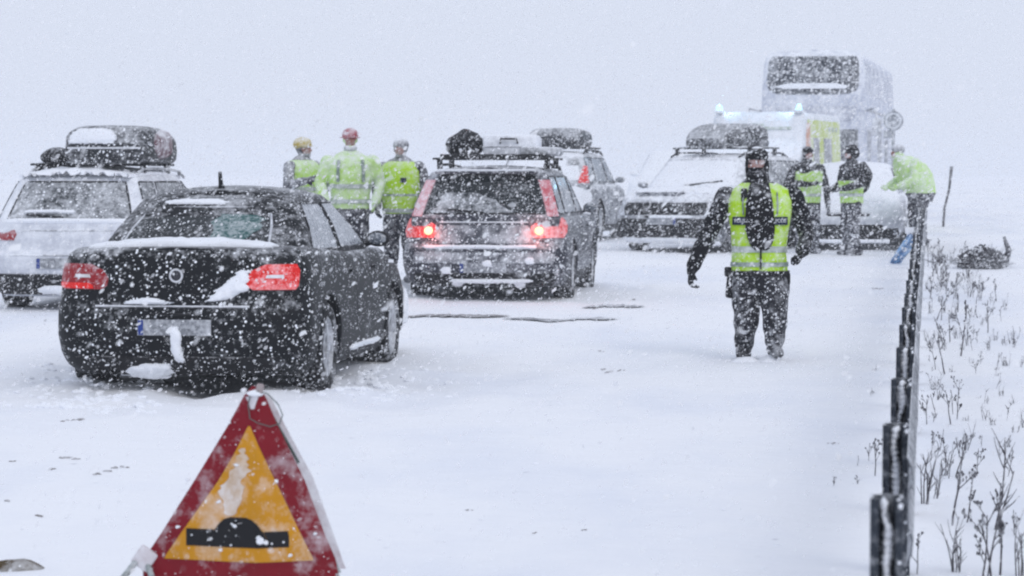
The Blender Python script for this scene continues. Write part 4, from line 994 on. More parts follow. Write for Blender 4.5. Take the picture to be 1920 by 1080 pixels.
for sx_ in (-1, 1):
    pt = patch('chest_patch', fr, [(1.14, sx_ * .115, sx_ * .215), (1.205, sx_ * .115, sx_ * .215)], 'patch_navy', root, off=.014, thick=.02, nu=6, label='navy chest patch with white letters POLIS')
    tcv = bpy.data.curves.new('lettering', 'FONT'); tcv.body = 'POLIS'; tcv.size = .036; tcv.extrude = .001; tcv.align_x = 'CENTER'; tcv.align_y = 'CENTER'
    to = bpy.data.objects.new('tmp_text', tcv); C.objects.link(to); lme = eval_mod(to); bpy.data.objects.remove(to); lme.materials.clear(); lme.materials.append(M('letter_white')); lme.name = 'lettering'; to = bpy.data.objects.new('lettering', lme); C.objects.link(to); to.parent = pt
    a = fr(sx_ * .165, 1.172); to.location = a + Vector((0, -.028, 0)); to.rotation_euler = (R(90), 0, sx_ * R(14)); to.scale = (1, 1.2, 1)
    patch('shoulder_band', fr, [(1.22, sx_ * .13, sx_ * .14), (1.30, sx_ * .135, sx_ * .145), (1.40, sx_ * .13, sx_ * .14)], 'reflective_dark', root, off=.012, thick=.02, nu=2)
    m = MB().tube([(sx_ * .115, -.06, 1.43), (sx_ * .125, .0, 1.475), (sx_ * .12, .08, 1.44)], [(.028, .05)] * 3, 8)
# duty belt, holster and pouches
band('duty_belt', sorted(torso), .72, .765, 'black_trim', root, grow=.03)
MB().box((-.235, -.02, .64), (.07, .10, .2), Matrix.Rotation(R(5), 3, 'Y'), bev=.02).build('holster', 'fabric_black', root)
MB().box((-.255, -.02, .755), (.06, .05, .08), bev=.015).build('holster_grip', 'fabric_black', root)
MB().box((.215, -.03, .70), (.07, .09, .11), bev=.02).build('belt_pouch', 'fabric_black', root)
MB().box((-.13, -.14, 1.38), (.05, .035, .11), bev=.01).build('radio', 'black_trim', root)
# little snow heap where the boots sink
for (px, py) in ((1397, 676), (1450, 674)):
    g = at(px, PX - .18)
    b = MB().ball((0, 0, 0), (.13, .12, .05), None, 3).jitter(.03, 9, px).build('snow_heap', 'snow'); b.location = g + Vector((0, 0, -.012))
    tag(b, 'small heap of snow round the %s boot of the walking officer' % ("officer's right" if px < 1420 else "officer's left").replace("officer's ", ''), 'snow heap')

# --- background people
T0 = [(.72, 0, .01, .17, .12), (.85, 0, .01, .19, .135), (1.0, 0, 0, .195, .14), (1.2, 0, -.005, .22, .15), (1.36, 0, 0, .23, .145), (1.44, 0, .01, .20, .12), (1.49, 0, .012, .13, .09), (1.53, 0, .012, .075, .07)]
def pose(**k):
    d = dict(shL=(.23, 0, 1.40), elL=(.30, .03, 1.12), wrL=(.28, -.06, .88), shR=(-.23, 0, 1.40), elR=(-.30, .03, 1.12), wrR=(-.28, -.06, .88),
             hipL=(.10, 0, .84), knL=(.12, -.03, .48), ftL=(.13, 0, .02), hipR=(-.10, 0, .84), knR=(-.12, -.02, .48), ftR=(-.13, 0, .02), neck=(0, .01, 1.47), head=(0, -.01, 1.625))
    d.update(k); return d
def helmet(root, hv, Rt, mname, brim=True, mask=None):
    m = MB().ball(hv(0, .012, .055), (.098, .118, .088), Rt, 3)
    if brim: m.lathe([(-.004, .085), (.006, .125), (.012, .122), (.006, .085)], 'z', 24, hv(0, .005, .02))
    m.build('helmet', mname, root)
def scaled(T, k): return [(z, cx, cy, rx * k, ry * k) for (z, cx, cy, rx, ry) in T]
def jk(c, hem=.84): return 0 if c.z > hem else 2
# A: person at the left, arm out
def mA(c):
    if c.z > 1.56 and c.z < 1.68 and c.y < -.05: return 1
    return 2 if c.z < .8 else 0
g = at(568, 35.2)
root, hv, Rt, hc = person((g.x, g.y, g.z - .02), R(50), 'rescuer with yellow helmet turned sideways, an arm raised, behind the black saloon', pose(wrR=(-.34, -.36, 1.22), elR=(-.36, -.1, 1.16), wrL=(.2, -.32, 1.2), elL=(.31, -.08, 1.14)), ['trousers_grey', 'skin', 'trousers_grey'], mA, T0, headrot=R(25))
v_ = [(z, cx, cy, rx + .02, ry + .02) for (z, cx, cy, rx, ry) in T0]
va = [v for v in v_ if .8 < v[0] < 1.45] + [(1.475, 0, .012, .16, .11)]
shell('safety_vest', va, 'hi_vis_soft', root); 
for z in (.93, 1.10): band('reflective_band', sorted(va), z, z + .05, 'reflective', root)
helmet(root, hv, Rt, 'helmet_yellow')
# B: broad person in a lime coat, red helmet
TB = scaled(T0, 1.2)
def mB(c):
    if c.z > 1.59 and c.z < 1.70 and c.y < -.05 and abs(c.x) < .08: return 1
    if (c.z < .84 and abs(c.x) < .24) or c.z < .80: return 2
    return 0
g = at(657, 34.0)
root, hv, Rt, hc = person((g.x, g.y, g.z), R(5), 'broad rescuer in a pale lime coat and dark red helmet behind the black saloon', pose(shL=(.27, 0, 1.40), shR=(-.27, 0, 1.40), elL=(.36, .02, 1.14), wrL=(.30, -.12, .93), elR=(-.36, .02, 1.14), wrR=(-.30, -.12, .93), head=(0, -.01, 1.66), neck=(0, .01, 1.50)), ['hi_vis_pale', 'skin', 'trousers_grey'], mB, TB, bulk=1.12)
helmet(root, hv, Rt, 'helmet_red')
tb = sorted(TB)
for z in (.90, 1.08): band('reflective_band', tb, z, z + .05, 'reflective', root, grow=.016)
for sx_ in (-1, 1): patch('coat_strap', lambda x, z: front_of(tb, x, z), [(1.16, sx_ * .13, sx_ * .165), (1.28, sx_ * .13, sx_ * .165), (1.41, sx_ * .12, sx_ * .155)], 'reflective_dark', root, off=.02, thick=.02, nu=2)
MB().ball((0, -.02, 1.56), (.085, .09, .05)).build('collar', 'grey_plastic', root)
# C: person in vest, grey hat
g = at(752, 34.3)
def mC(c):
    if c.z > 1.56 and c.z < 1.67 and c.y < -.05 and abs(c.x) < .08: return 1
    return 2 if c.z < .82 else 0
root, hv, Rt, hc = person((g.x, g.y, g.z - .03), R(-18), 'rescuer in bright lime vest and grey hat, beside the estate car with glowing lamps', pose(elL=(.33, .03, 1.13), wrL=(.27, -.14, .93), elR=(-.32, .03, 1.13), wrR=(-.25, -.15, .94)), ['trousers_grey', 'skin', 'trousers_grey'], mC, scaled(T0, 1.08), bulk=1.08)
vc = [(z, cx, cy, rx * 1.08 + .02, ry * 1.08 + .02) for (z, cx, cy, rx, ry) in T0]; vc = [v for v in vc if .8 < v[0] < 1.45] + [(1.475, 0, .012, .17, .12)]
shell('safety_vest', vc, 'hi_vis', root)
band('reflective_band', sorted(vc), .86, .91, 'reflective', root); band('reflective_band', sorted(vc), 1.06, 1.085, 'reflective_dark', root)
MB().box((.10, -.19, 1.25), (.07, .02, .06), bev=.004).build('chest_badge', 'patch_navy', root)
m = MB().ball(hv(0, .012, .05), (.095, .11, .085), Rt, 3); m.build('winter_hat', 'hat_grey', root)
# D: officer right, near ambulance
g = at(1514, 46.0)
root, hv, Rt, hc = person((g.x, g.y, g.z - .03), R(20), 'dark-capped officer in lime vest with one arm bent, in front of the ambulance', pose(elR=(-.34, .05, 1.16), wrR=(-.12, -.22, 1.15), elL=(.33, .02, 1.14), wrL=(.34, -.04, .84)), ['uniform_dark', 'skin', 'trousers_grey'], mC, T0)
v1 = [v for v in v_ if .8 < v[0] < 1.45] + [(1.475, 0, .012, .15, .10)]
shell('safety_vest', [(a_, b_, c_, d_, e_) for (a_, b_, c_, d_, e_) in v1 if a_ < 1.40], 'hi_vis_soft', root); band('reflective_band', sorted(v1), .95, 1.0, 'reflective', root); band('reflective_band', sorted(v1), 1.14, 1.19, 'reflective', root)
MB().ball(hv(0, .012, .05), (.094, .11, .085), Rt, 3).build('cap', 'fabric_black', root)
m = MB().ball((-.1, -.1, 1.38), (.12, .08, .08), None, 2).jitter(.02, 7); m.build('hood_collar', 'fabric_black', root)
# E: second officer, turned away
g = at(1596, 45.2)
root, hv, Rt, hc = person((g.x, g.y, g.z - .02), R(-65), 'dark-clad officer with hood and lime vest, right of the pair by the white car', pose(elL=(.34, .0, 1.16), wrL=(.20, -.26, 1.08), elR=(-.33, .0, 1.15), wrR=(-.22, -.24, 1.05)), ['uniform_dark', 'skin', 'trousers_grey'], mC, T0)
shell('safety_vest', [v for v in v1 if v[0] < 1.30], 'hi_vis_soft', root); band('reflective_band', sorted(v1), .95, 1.0, 'reflective', root)
MB().ball(hv(0, .02, .03), (.105, .12, .12), Rt, 3).jitter(.02, 8).build('hood', 'fabric_black', root)
MB().ball((0, .22, 1.25), (.17, .12, .26), None, 3).jitter(.03, 6).build('backpack', 'fabric_black', root)
# F: bending rescuer in bright lime by the rail
TF = [(.74, 0, .05, .19, .18), (.9, 0, .02, .25, .25), (1.05, 0, -.04, .28, .29), (1.2, 0, -.10, .30, .30), (1.34, 0, -.16, .29, .26), (1.43, 0, -.22, .22, .2), (1.49, 0, -.27, .13, .12)]
def mF(c): return 2 if c.z < .88 else (1 if c.z > 1.48 and c.y < -.44 else 0)
g = at(1722, 47.0)
root, hv, Rt, hc = person((g.x, g.y, g.z + .10), R(-75), 'stooping rescuer in a pale lime jacket leaning over beside the guard rail', pose(shL=(.26, -.17, 1.36), shR=(-.26, -.17, 1.36), elL=(.33, -.22, 1.10), wrL=(.24, -.42, 1.0), elR=(-.33, -.22, 1.10), wrR=(-.24, -.42, 1.0), neck=(0, -.30, 1.45), head=(0, -.38, 1.56)), ['hi_vis_pale', 'skin', 'trousers_grey'], mF, TF, bulk=1.25)
MB().ball(hv(0, .012, .04), (.10, .115, .09), Rt, 3).build('winter_hat', 'hat_grey', root)

# ---------------------------------------------------------------- guard rail
root = empty('guard_rail', tuple(RD * 4.7), YAW, 'dark steel guard rail with close-set posts running along the right roadside', 'guard rail')
PL, PR = -.124, -.048
def zr(d): y = (RD * d).y; return zroad(y)
def post_mesh():
    m = MB(); wd = PR - PL; t = .007; dp = .10
    m.box((PL + t / 2, dp / 2, -.2), (t, dp, 1.9)); m.box((PR - t / 2, dp / 2, -.2), (t, dp, 1.9)); m.box(((PL + PR) / 2, dp - t, -.2), (wd, t, 1.9))
    m.box((PL + .013, t / 2, -.2), (.014, t, 1.9)); m.box((PR - .011, t / 2, -.2), (.012, t, 1.9))
    return m
pm = None; sm_ = []
for v in range(4):
    m = MB(); a = v * 3.7
    z = .73
    while z > -.6:
        q1 = noise.noise(Vector((z * 5, a, 0))) + .5 * noise.noise(Vector((z * 17, a, 6)))
        if q1 > -.12:
            wd_ = .006 + .024 * min(1, q1 + .25)
            m.ball(((PL + PR) / 2 + .016 * noise.noise(Vector((z * 11, a, 2))), .05, z), (wd_, .04, .016), Matrix.Rotation(noise.noise(Vector((z * 20, a, 1))), 3, 'Y'), 1)
        z -= .017
    m.jitter(.010, 34, v)
    me = bpy.data.meshes.new('packed_snow'); m.bm.to_mesh(me); m.bm.free(); me.materials.append(M('snow')); me.shade_smooth(); sm_.append(me)
for k in range(30):
    d = 2.0 * k
    zt = zr(4.7 + d)
    if pm is None:
        m = post_mesh(); o = m.build('post', 'galvanised', root, angle=30); pm = o.data
    else:
        o = bpy.data.objects.new('post', pm); C.objects.link(o); o.parent = root
    o.location = (0, d, zt)
    o.rotation_euler = (random.uniform(-.008, .008), random.uniform(-.006, .006), random.uniform(-.03, .03))
    # post top sits .75 below eye: mesh is 1.9 tall centred at -.2 -> top .75
    s_ = bpy.data.objects.new('packed_snow', sm_[k % 4]); C.objects.link(s_); s_.parent = o; s_['kind'] = 'stuff'
bend = lambda y: .0022 * max(0, y - 14)
# W-beam in overlapping lengths, on the outer side
seg_len = 4.0; y0 = 8.0 - 4.7
k = 0
while y0 < 58:
    prof = [(.72, 0), (.69, .012), (.65, .016), (.62, .002), (.57, -.001), (.52, .002), (.49, .016), (.45, .012), (.42, 0)]
    m = MB(); L0, L1 = y0, y0 + seg_len + .12; rr = []
    ox = PR + .004 + (.003 if k % 2 else 0)
    for y in (L0, L1):
        z = zr(4.7 + y); rr.append(([m.bm.verts.new((ox + dx + bend(y), y, zz + z)) for zz, dx in prof], [m.bm.verts.new((ox + dx + .003 + bend(y), y, zz + z)) for zz, dx in prof]))
    n = len(prof)
    for i in range(n - 1):
        m.bm.faces.new((rr[0][0][i], rr[0][0][i + 1], rr[1][0][i + 1], rr[1][0][i])); m.bm.faces.new((rr[0][1][i], rr[1][1][i], rr[1][1][i + 1], rr[0][1][i + 1]))
        m.bm.faces.new((rr[0][0][i], rr[0][1][i], rr[0][1][i + 1], rr[0][0][i + 1]))
    m.bm.faces.new((rr[0][0][0], rr[1][0][0], rr[1][1][0], rr[0][1][0])); m.bm.faces.new((rr[0][0][-1], rr[0][1][-1], rr[1][1][-1], rr[1][0][-1]))
    m.build('rail', 'galvanised', root, angle=30)
    y0 += seg_len; k += 1

# ---------------------------------------------------------------- warning triangle
YT = 9.8; UT = F / YT
g = at(480, YT)
base_y = HY + H * UT
root = empty('warning_triangle', (g.x, g.y, 0), R(0), 'folding red and yellow warning triangle with a black bump symbol, standing in the snow', 'warning sign'); root['hull_c'] = (0, .6, .4)
def tq(px, py, off=0.0):
    x = (px - 480) / UT; z = (base_y - py) / UT
    # the face is folded: creased along the middle, halves leaning back
    y = -.10 + abs(x - .012) * .34 + z * .04
    y += .006 * noise.noise(Vector((x * 6, z * 6, 3))) * 1.0
    return Vector((x, y - off, z))
def tri_face(name, pts, mname, off, thick, parent=None, nu=16, nv=20, **k):
    """filled shape given by rows (py, pxl, pxr)"""
    return patch(name, lambda u, v: tq(u, v, off), pts, mname, parent or root, off=0.0, thick=thick, nu=nu, sub=4, **k)
bk = tri_face('face_panel', [(722, 474, 487), (742, 458, 500), (800, 426, 524), (900, 364, 571), (1000, 300, 607), (1050, 266, 628), (1078, 262, 633), (1096, 264, 632)], 'sign_red', 0, .008)
yel = tri_face('warning_field', [(797, 467, 471), (850, 440, 495), (900, 410, 518), (950, 374, 541), (1000, 338, 564), (1044, 307, 585), (1051, 304, 588)], 'sign_yellow', .0035, .002)
blk = tri_face('bump_symbol', [(968, 432, 462), (972, 420, 474), (980, 411, 484), (990, 404, 492), (996, 398, 497), (1008, 392, 502), (1024, 388, 508)], 'sign_black', .006, .002, yel)
tri_face('bump_bar', [(992, 347, 400), (1024, 347, 389)], 'sign_black', .006, .002, yel); tri_face('bump_bar', [(994, 497, 541), (1006, 502, 543), (1024, 508, 543)], 'sign_black', .006, .002, yel)
for (px, py, r_) in ((491, 1010, .011), (500, 1013, .008), (486, 1003, .006), (440, 985, .005), (415, 1030, .005), (545, 1040, .006), (520, 900, .006), (445, 870, .007), (410, 940, .006), (590, 1000, .006), (350, 900, .007), (330, 990, .006), (430, 790, .007)):
    MB().ball(tq(px, py, .008), (r_ * 1.3, .004, r_), None, 2).jitter(.006, 70, px).build('snow_patch', 'snow', root)
tri_face('snow_smear', [(838, 452, 460), (858, 446, 464), (880, 436, 470), (900, 424, 452), (920, 412, 458), (945, 420, 450), (965, 424, 436)], 'sign_dust', .0058, .0025, yel, wob=14)
# back panel of the folding sign, seen past the right edge
def bq(px, py, off=0): v = tq(px, py); return Vector((v.x, v.y + .16 + (v.z) * -.12, v.z))
patch('rear_panel', lambda u, v: bq(u, v), [(738, 486, 503), (800, 470, 532), (900, 440, 582), (1000, 420, 616), (1080, 400, 642)], 'sign_back', root, off=0, thick=.008, nu=8, sub=3)
MB().tube([bq(505, 775), bq(545, 850), bq(556, 872)], .005, 6).build('edge_rod', 'cord_dark', root)
# frame tubes and feet
for (a, b) in (((476, 726), (262, 1078)), ((486, 726), (634, 1078))):
    MB().tube([tq(*a) + Vector((0, .016, 0)), tq((a[0] + b[0]) / 2, (a[1] + b[1]) / 2) + Vector((0, .016, 0)), tq(*b) + Vector((0, .016, 0))], .0075, 8).build('frame_tube', 'sign_frame', root)
MB().tube([tq(262, 1084) + Vector((0, .012, 0)), tq(480, 1092) + Vector((0, .012, 0)), tq(634, 1084) + Vector((0, .012, 0))], .0075, 8).build('frame_tube', 'sign_frame', root)
MB().box(tq(272, 1052) + Vector((-.012, -.004, 0)), (.07, .022, .075), Matrix.Rotation(R(35), 3, 'Y'), bev=.008).build('corner_bracket', 'sign_back', root)
MB().tube([tq(266, 1042) + Vector((0, 0, 0)), tq(248, 1060) + Vector((0, -.02, 0)), Vector((tq(222, 1095).x, -.13, tq(222, 1095).z)), Vector((tq(205, 1150).x, -.15, .0))], [.013, .012, .011, .011], 8).build('leg', 'sign_frame', root)
MB().tube([tq(270, 1062), Vector((tq(285, 1090).x, -.02, tq(285, 1090).z)), Vector((tq(300, 1155).x, 0, 0))], .011, 8).build('leg', 'sign_frame', root)
MB().tube([tq(628, 1078) + Vector((0, .01, 0)), Vector((tq(640, 1155).x, .02, 0))], .011, 8).build('leg', 'sign_frame', root)
MB().tube([bq(560, 1078), Vector((bq(565, 1155).x, .25, 0))], .011, 8).build('leg', 'sign_frame', root)
# cord loop, apex tag and snow on the apex
MB().tube([tq(486, 730, .02), tq(505, 736, .02), tq(524, 756, .025), tq(532, 776, .025), tq(526, 792, .02), tq(508, 797, .015), tq(486, 790, .012), tq(471, 782, .012), tq(468, 758, .012), tq(472, 735, .012)], .0022, 6).build('cord_loop', 'cord_dark', root)
MB().box(tq(490, 726, .012), (.026, .02, .034), Matrix.Rotation(R(12), 3, 'Y'), bev=.006).build('apex_tag', 'cord', root)
MB().ball(tq(480, 733, .008), (.026, .014, .013), None, 3).jitter(.014, 18).build('snow_patch', 'snow', root)
patch('snow_patch', lambda u, v: tq(u, v, .006), [(742, 462, 486), (752, 468, 482), (765, 472, 478)], 'sign_back', root, off=0, thick=.006, nu=5, sub=2)

# ---------------------------------------------------------------- weeds on the verge
def weed(px, py, hpx, lean=0.0, kind=0, seed=0, name='dry_weed', label=None, group=None):
    g = gp(px, py); u = F / g.y; h = hpx / u
    rr_ = random.Random(seed * 31 + 5); m = MB(); hm_ = MB(); nheads = 0
    def stem(p0, d, ln, r, depth):
        nonlocal nheads
        pts = [p0]; dd = d.copy(); n = 5
        for i in range(n):
            dd = (dd + Vector((rr_.uniform(-.12, .12), rr_.uniform(-.12, .12), rr_.uniform(-.05, .08)))).normalized(); pts.append(pts[-1] + dd * ln / n)
        m.tube(pts, [r * (1 - .6 * i / n) for i in range(n + 1)], 4)
        if depth < (2 if kind != 3 else 1):
            for k in range(rr_.randint(2, 5) if kind != 2 else 1):
                f = rr_.uniform(.3, .95); b = pts[0].lerp(pts[-1], f); i = min(n - 1, int(f * n)); b = pts[i].lerp(pts[i + 1], f * n - i)
                a = rr_.uniform(0, 6.28); nd = (dd + Vector((math.cos(a), math.sin(a), .1)) * .75).normalized()
                stem(b, nd, ln * rr_.uniform(.18, .42), r * .6, depth + 1)
        if kind in (0, 1):
            for k in range(2 if depth else 3):
                c_ = pts[-1].lerp(pts[-2], rr_.uniform(0, 1)); s_ = h * rr_.uniform(.010, .023) if kind == 0 else h * .014
                hm_.ball(c_ + Vector((rr_.uniform(-1, 1), rr_.uniform(-1, 1), rr_.uniform(-1, 1))) * s_ * .7, (s_, s_, s_ * rr_.uniform(.8, 2.2)), None, 1); nheads += 1
        elif kind == 2:
            for k in range(9):
                c_ = pts[-1].lerp(pts[2], k / 9); s_ = h * .016
                hm_.ball(c_ + Vector((rr_.uniform(-1, 1), rr_.uniform(-1, 1), 0)) * s_, (s_, s_, s_ * 1.7), None, 1); nheads += 1
    for k in range(1 if kind != 3 else rr_.randint(3, 6)):
        stem(Vector((rr_.uniform(-.02, .02), rr_.uniform(-.02, .02), -.03)), Vector((lean + rr_.uniform(-.08, .08), rr_.uniform(-.15, .15), 1)).normalized(), h * (1 if k == 0 else rr_.uniform(.4, .9)), max(.0016, .0055 * h / .4 * (1 if kind != 3 else .8)) * 1.15, 0 if kind != 3 else 0)
    o = m.build(name, 'weed_stem', None, smooth=False); o.location = g
    if nheads: hm_.build('seed_heads', 'weed_head', o, smooth=False)['kind'] = 'stuff'
    else: hm_.bm.free()
    if label is None: WEEDS.append((o, kind, px, py, hpx))
    tag(o, label or LAB[kind], 'dry plant', group or 'dry weeds standing out of the snow beyond the guard rail')
    return o
WEEDS = []
LAB = ['thin dry weed with small seed heads in the snow beyond the guard rail', 'bare branching weed stalk in the snow beyond the guard rail', 'upright dock-like weed spike in the snow beyond the guard rail', 'low tuft of dead grass stalks in the snow beyond the guard rail']
LL = [(1852, 1090, 150, .02, 1, 'dense dark weed clump at the bottom corner, with many crossing twigs'), (1868, 1000, 190, .28, 3, 'long arching dead stem curving out towards the right edge of the picture'), (1888, 1085, 150, .05, 2, 'thick weed spike standing just right of the dense dark clump'),
      (1785, 990, 150, 0, 1, 'branched weed with a flat dark top, halfway along the lower verge'), (1806, 985, 110, .2, 2, 'slanting dark weed spike next to the flat-topped weed'), (1795, 790, 70, .25, 0, 'leaning bushy weed head in the middle of the verge'),
      (1716, 1085, 90, 0, 0, 'short weed growing against the nearest rail post')]
for i, (px, py, hp, ln, kd, lb) in enumerate(LL): weed(px, py, hp, ln, kd, 100 + i, label=lb)
weed(1843, 1095, 140, -.05, 1, 131, label=LL[0][5].replace('at the bottom corner, with', 'left in front of the long arching stem, with'))
rw_ = random.Random(5)
EXTRA = [(round(1733 + (py - HY) * lt), py, hp, kd) for (py, lt, hp, kd) in [(rw_.choice([500, 520, 540, 560, 600, 640, 690, 740, 800, 850]) + rw_.uniform(-15, 15), rw_.uniform(.03, .55), rw_.uniform(14, 42), rw_.choice([0, 1, 3, 3])) for _ in range(120)] if 1733 + (py - HY) * lt < 1930]
i = 0
for (px, py, hp, kd) in [(1745, 560, 40, 0), (1762, 545, 34, 1), (1770, 640, 60, 2), (1782, 640, 62, 2), (1776, 655, 50, 0), (1800, 665, 90, 2), (1805, 640, 60, 0), (1812, 645, 44, 0), (1760, 690, 50, 0), (1775, 700, 90, 0), (1755, 600, 60, 0), (1830, 590, 60, 0), (1850, 620, 60, 1), (1870, 560, 50, 0), (1885, 580, 40, 3),
                         (1900, 640, 40, 3), (1762, 785, 50, 2), (1740, 800, 60, 0), (1790, 800, 80, 0), (1782, 780, 60, 2), (1745, 870, 60, 0), (1770, 900, 70, 3), (1765, 850, 50, 0), (1735, 950, 110, 3), (1752, 940, 90, 3), (1800, 900, 90, 0), (1776, 905, 60, 1), (1812, 850, 60, 3), (1830, 900, 60, 0), (1795, 1080, 110, 3), (1872, 1095, 130, 0), (1905, 1010, 60, 1), (1762, 745, 30, 0), (1850, 760, 30, 3), (1880, 745, 26, 3), (1900, 760, 30, 3), (1830, 700, 30, 0), (1748, 520, 60, 0), (1738, 500, 50, 1), (1772, 520, 44, 3), (1790, 560, 40, 0), (1765, 600, 50, 1), (1815, 610, 40, 0), (1745, 650, 44, 3), (1750, 720, 30, 0), (1880, 860, 40, 3), (1895, 900, 60, 1), (1915, 1085, 110, 3), (1780, 860, 50, 0), (1840, 560, 44, 0)] + EXTRA:
    i += 1; weed(px, py, hp * random.uniform(.9, 1.15), random.uniform(-.12, .22), kd, i)
def name_weeds(lst, kinds):
    hts = lambda py: ('far' if py < 585 else 'upper' if py < 680 else 'middle' if py < 770 else 'lower' if py < 880 else 'near' if py < 960 else 'nearest') + ' part of the verge'
    ORD = 'first second third fourth fifth sixth seventh eighth ninth tenth eleventh twelfth thirteenth fourteenth fifteenth sixteenth seventeenth eighteenth nineteenth twentieth'.split()
    ORD += ['twenty-' + w for w in ORD[:9]] + ['thirtieth'] + ['thirty-' + w for w in ORD[:9]]
    seen = {}
    for (o, kd, px, py, hp) in lst: seen.setdefault((kinds[kd], hts(py)), []).append((px, py, o))
    for (k_, h_), l in seen.items():
        l.sort(key=lambda t: (t[0], t[1]))
        for j, (px, py, o) in enumerate(l):
            o['label'] = (ORD[j] + ' ' + k_ + ' out from the rail, ' if len(l) > 1 else 'only ' + k_ + ' in the ') + h_
name_weeds(WEEDS, ['thin seeded weed', 'bare branching stalk', 'upright weed spike', 'tuft of dead stalks'])
for i, (px, py, hp, kd, lb_) in enumerate([(1556, 918, 30, 0, 'small dead weed furthest from the rail on the road side'), (1606, 915, 28, 0, 'small lower weed of two in line on the road side of the rail'), (1607, 880, 24, 2, 'tiny weed spike just above another one on the road side'), (1640, 900, 80, 0, 'tallest weed on the road side, touching the rail posts'), (1628, 870, 44, 0, 'medium weed just left of the tallest road-side weed'), (1643, 690, 16, 3, 'tiny tuft by itself, highest up on the road side of the rail'), (1640, 735, 18, 3, 'faint tuft close to the rail, right of a tiny seeded weed'), (1632, 740, 20, 0, 'tiny seeded weed beside a faint tuft on the road side')]):
    weed(px, py, hp, random.uniform(-.1, .1), kd, 60 + i, label=lb_, group='small weeds on the road side of the rail')
# tangle shrubs further off
def shrub(px, py, wpx, hpx, n, seed, label, mname='bark', low=False):
    g = gp(px, py); u = F / g.y; w_, h_ = wpx / u, hpx / u; r_ = random.Random(seed); m = MB()
    for k in range(n):
        a = r_.uniform(-1, 1); p0 = Vector((a * w_ * .18, r_.uniform(-.1, .1), -.03)); pts = [p0]; d = Vector((a * .9 + r_.uniform(-.5, .5), r_.uniform(-.4, .4), r_.uniform(.35, 1))).normalized()
        ln = r_.uniform(.4, 1) * max(w_ * .55, h_)
        for i_ in range(5):
            d = (d + Vector((r_.uniform(-.3, .3), r_.uniform(-.3, .3), r_.uniform(-.35, .1)))).normalized(); pts.append(pts[-1] + d * ln / 5)
            pts[-1].z = min(pts[-1].z, h_)
        m.tube(pts, [.012 * (1 - i_ * .15) for i_ in range(6)], 4)
    o = m.build('leafless_shrub', mname, None, smooth=False); o.location = g; tag(o, label, 'shrub'); return o, w_, h_
s1, w1, h1 = shrub(1842, 503, 112, 50, 90, 3, 'dark bent shrub with snow on its back, out beyond the rail')
m = MB()
for k in range(900):
    a = random.uniform(0, 6.28); rr0 = random.random() ** .5
    p0 = Vector((math.cos(a) * w1 * .42 * rr0, math.sin(a) * .2 * rr0, h1 * random.uniform(.05, 1.0) * (1 - .5 * rr0)))
    m.ball(p0, (.025, .015, .012), Matrix.Rotation(random.uniform(0, 3), 3, 'Z') @ Matrix.Rotation(random.uniform(-1, 1), 3, 'Y'), 1)
m.tube([Vector((w1 * .38, 0, .05)), Vector((w1 * .44, 0, h1 * .7)), Vector((w1 * .36, 0, h1 * 1.2))], [.05, .045, .02], 6)
m.build('twig_mass', 'weed_head', s1, smooth=False)
shrub(1770, 492, 75, 45, 26, 9, 'thin grey shrub of arching twigs just past the blue cloth', 'weed_stem')
g = at(1768, 62); e = MB().tube([Vector((0, 0, -.1)), Vector((.03, 0, .4)), Vector((.13, 0, zat(355, 62) - g.z)), Vector((.18, 0, zat(312, 62) - g.z))], [.028, .026, .026, .036], 6).build('snow_pole', 'weed_stem'); e.location = g; tag(e, 'lone thin pole leaning out of the verge beyond the rail', 'pole')

# ---------------------------------------------------------------- round road sign and marker posts far right
g = at(1674, 60); root = empty('road_sign', (g.x, g.y, g.z), R(-9), 'round road sign on a tall post next to the coach', 'road sign')
MB().tube([(0, .02, -.2), (0, .02, 1.5), (0, .02, 2.55)], .035, 8).build('post', 'sign_post', root)
MB().lathe([(-.012, .001), (-.012, .20), (.0, .21), (.012, .20), (.012, .001)], 'y', 28, (.0, -.03, 2.30)).build('sign_disc', 'sign_post', root)
MB().lathe([(-.02, .13), (-.02, .17), (-.01, .17), (-.01, .13)], 'y', 28, (.0, -.03, 2.30)).build('disc_ring', 'box_grey', root)
MB().box((-.12, -.02, 2.02), (.16, .02, .16), bev=.006).build('sub_plate', 'sign_post', root)
for (px, top, wd, lb) in ((1629, 244, .07, 'slim marker post, furthest from the round sign'), (1648, 240, .08, 'double marker post between the slim one and the round sign')):
    g = at(px, 58); r0 = empty('marker_post', tuple(g), 0, lb, 'post')
    h_ = zat(top, 58) - g.z
    m = MB().box((0, 0, h_ / 2 - .1), (wd, .05, h_ + .2), bev=.01)
    if 'double' in lb: m.box((.14, 0, h_ / 2 - .2), (wd * .8, .05, h_ - .1), bev=.01)
    m.build('upright', 'sign_post', r0); MB().box((0.07 if 'double' in lb else 0, -.03, h_ * .35), (wd * 2.2, .04, .45), bev=.01).build('lower_board', 'grey_plastic', r0)

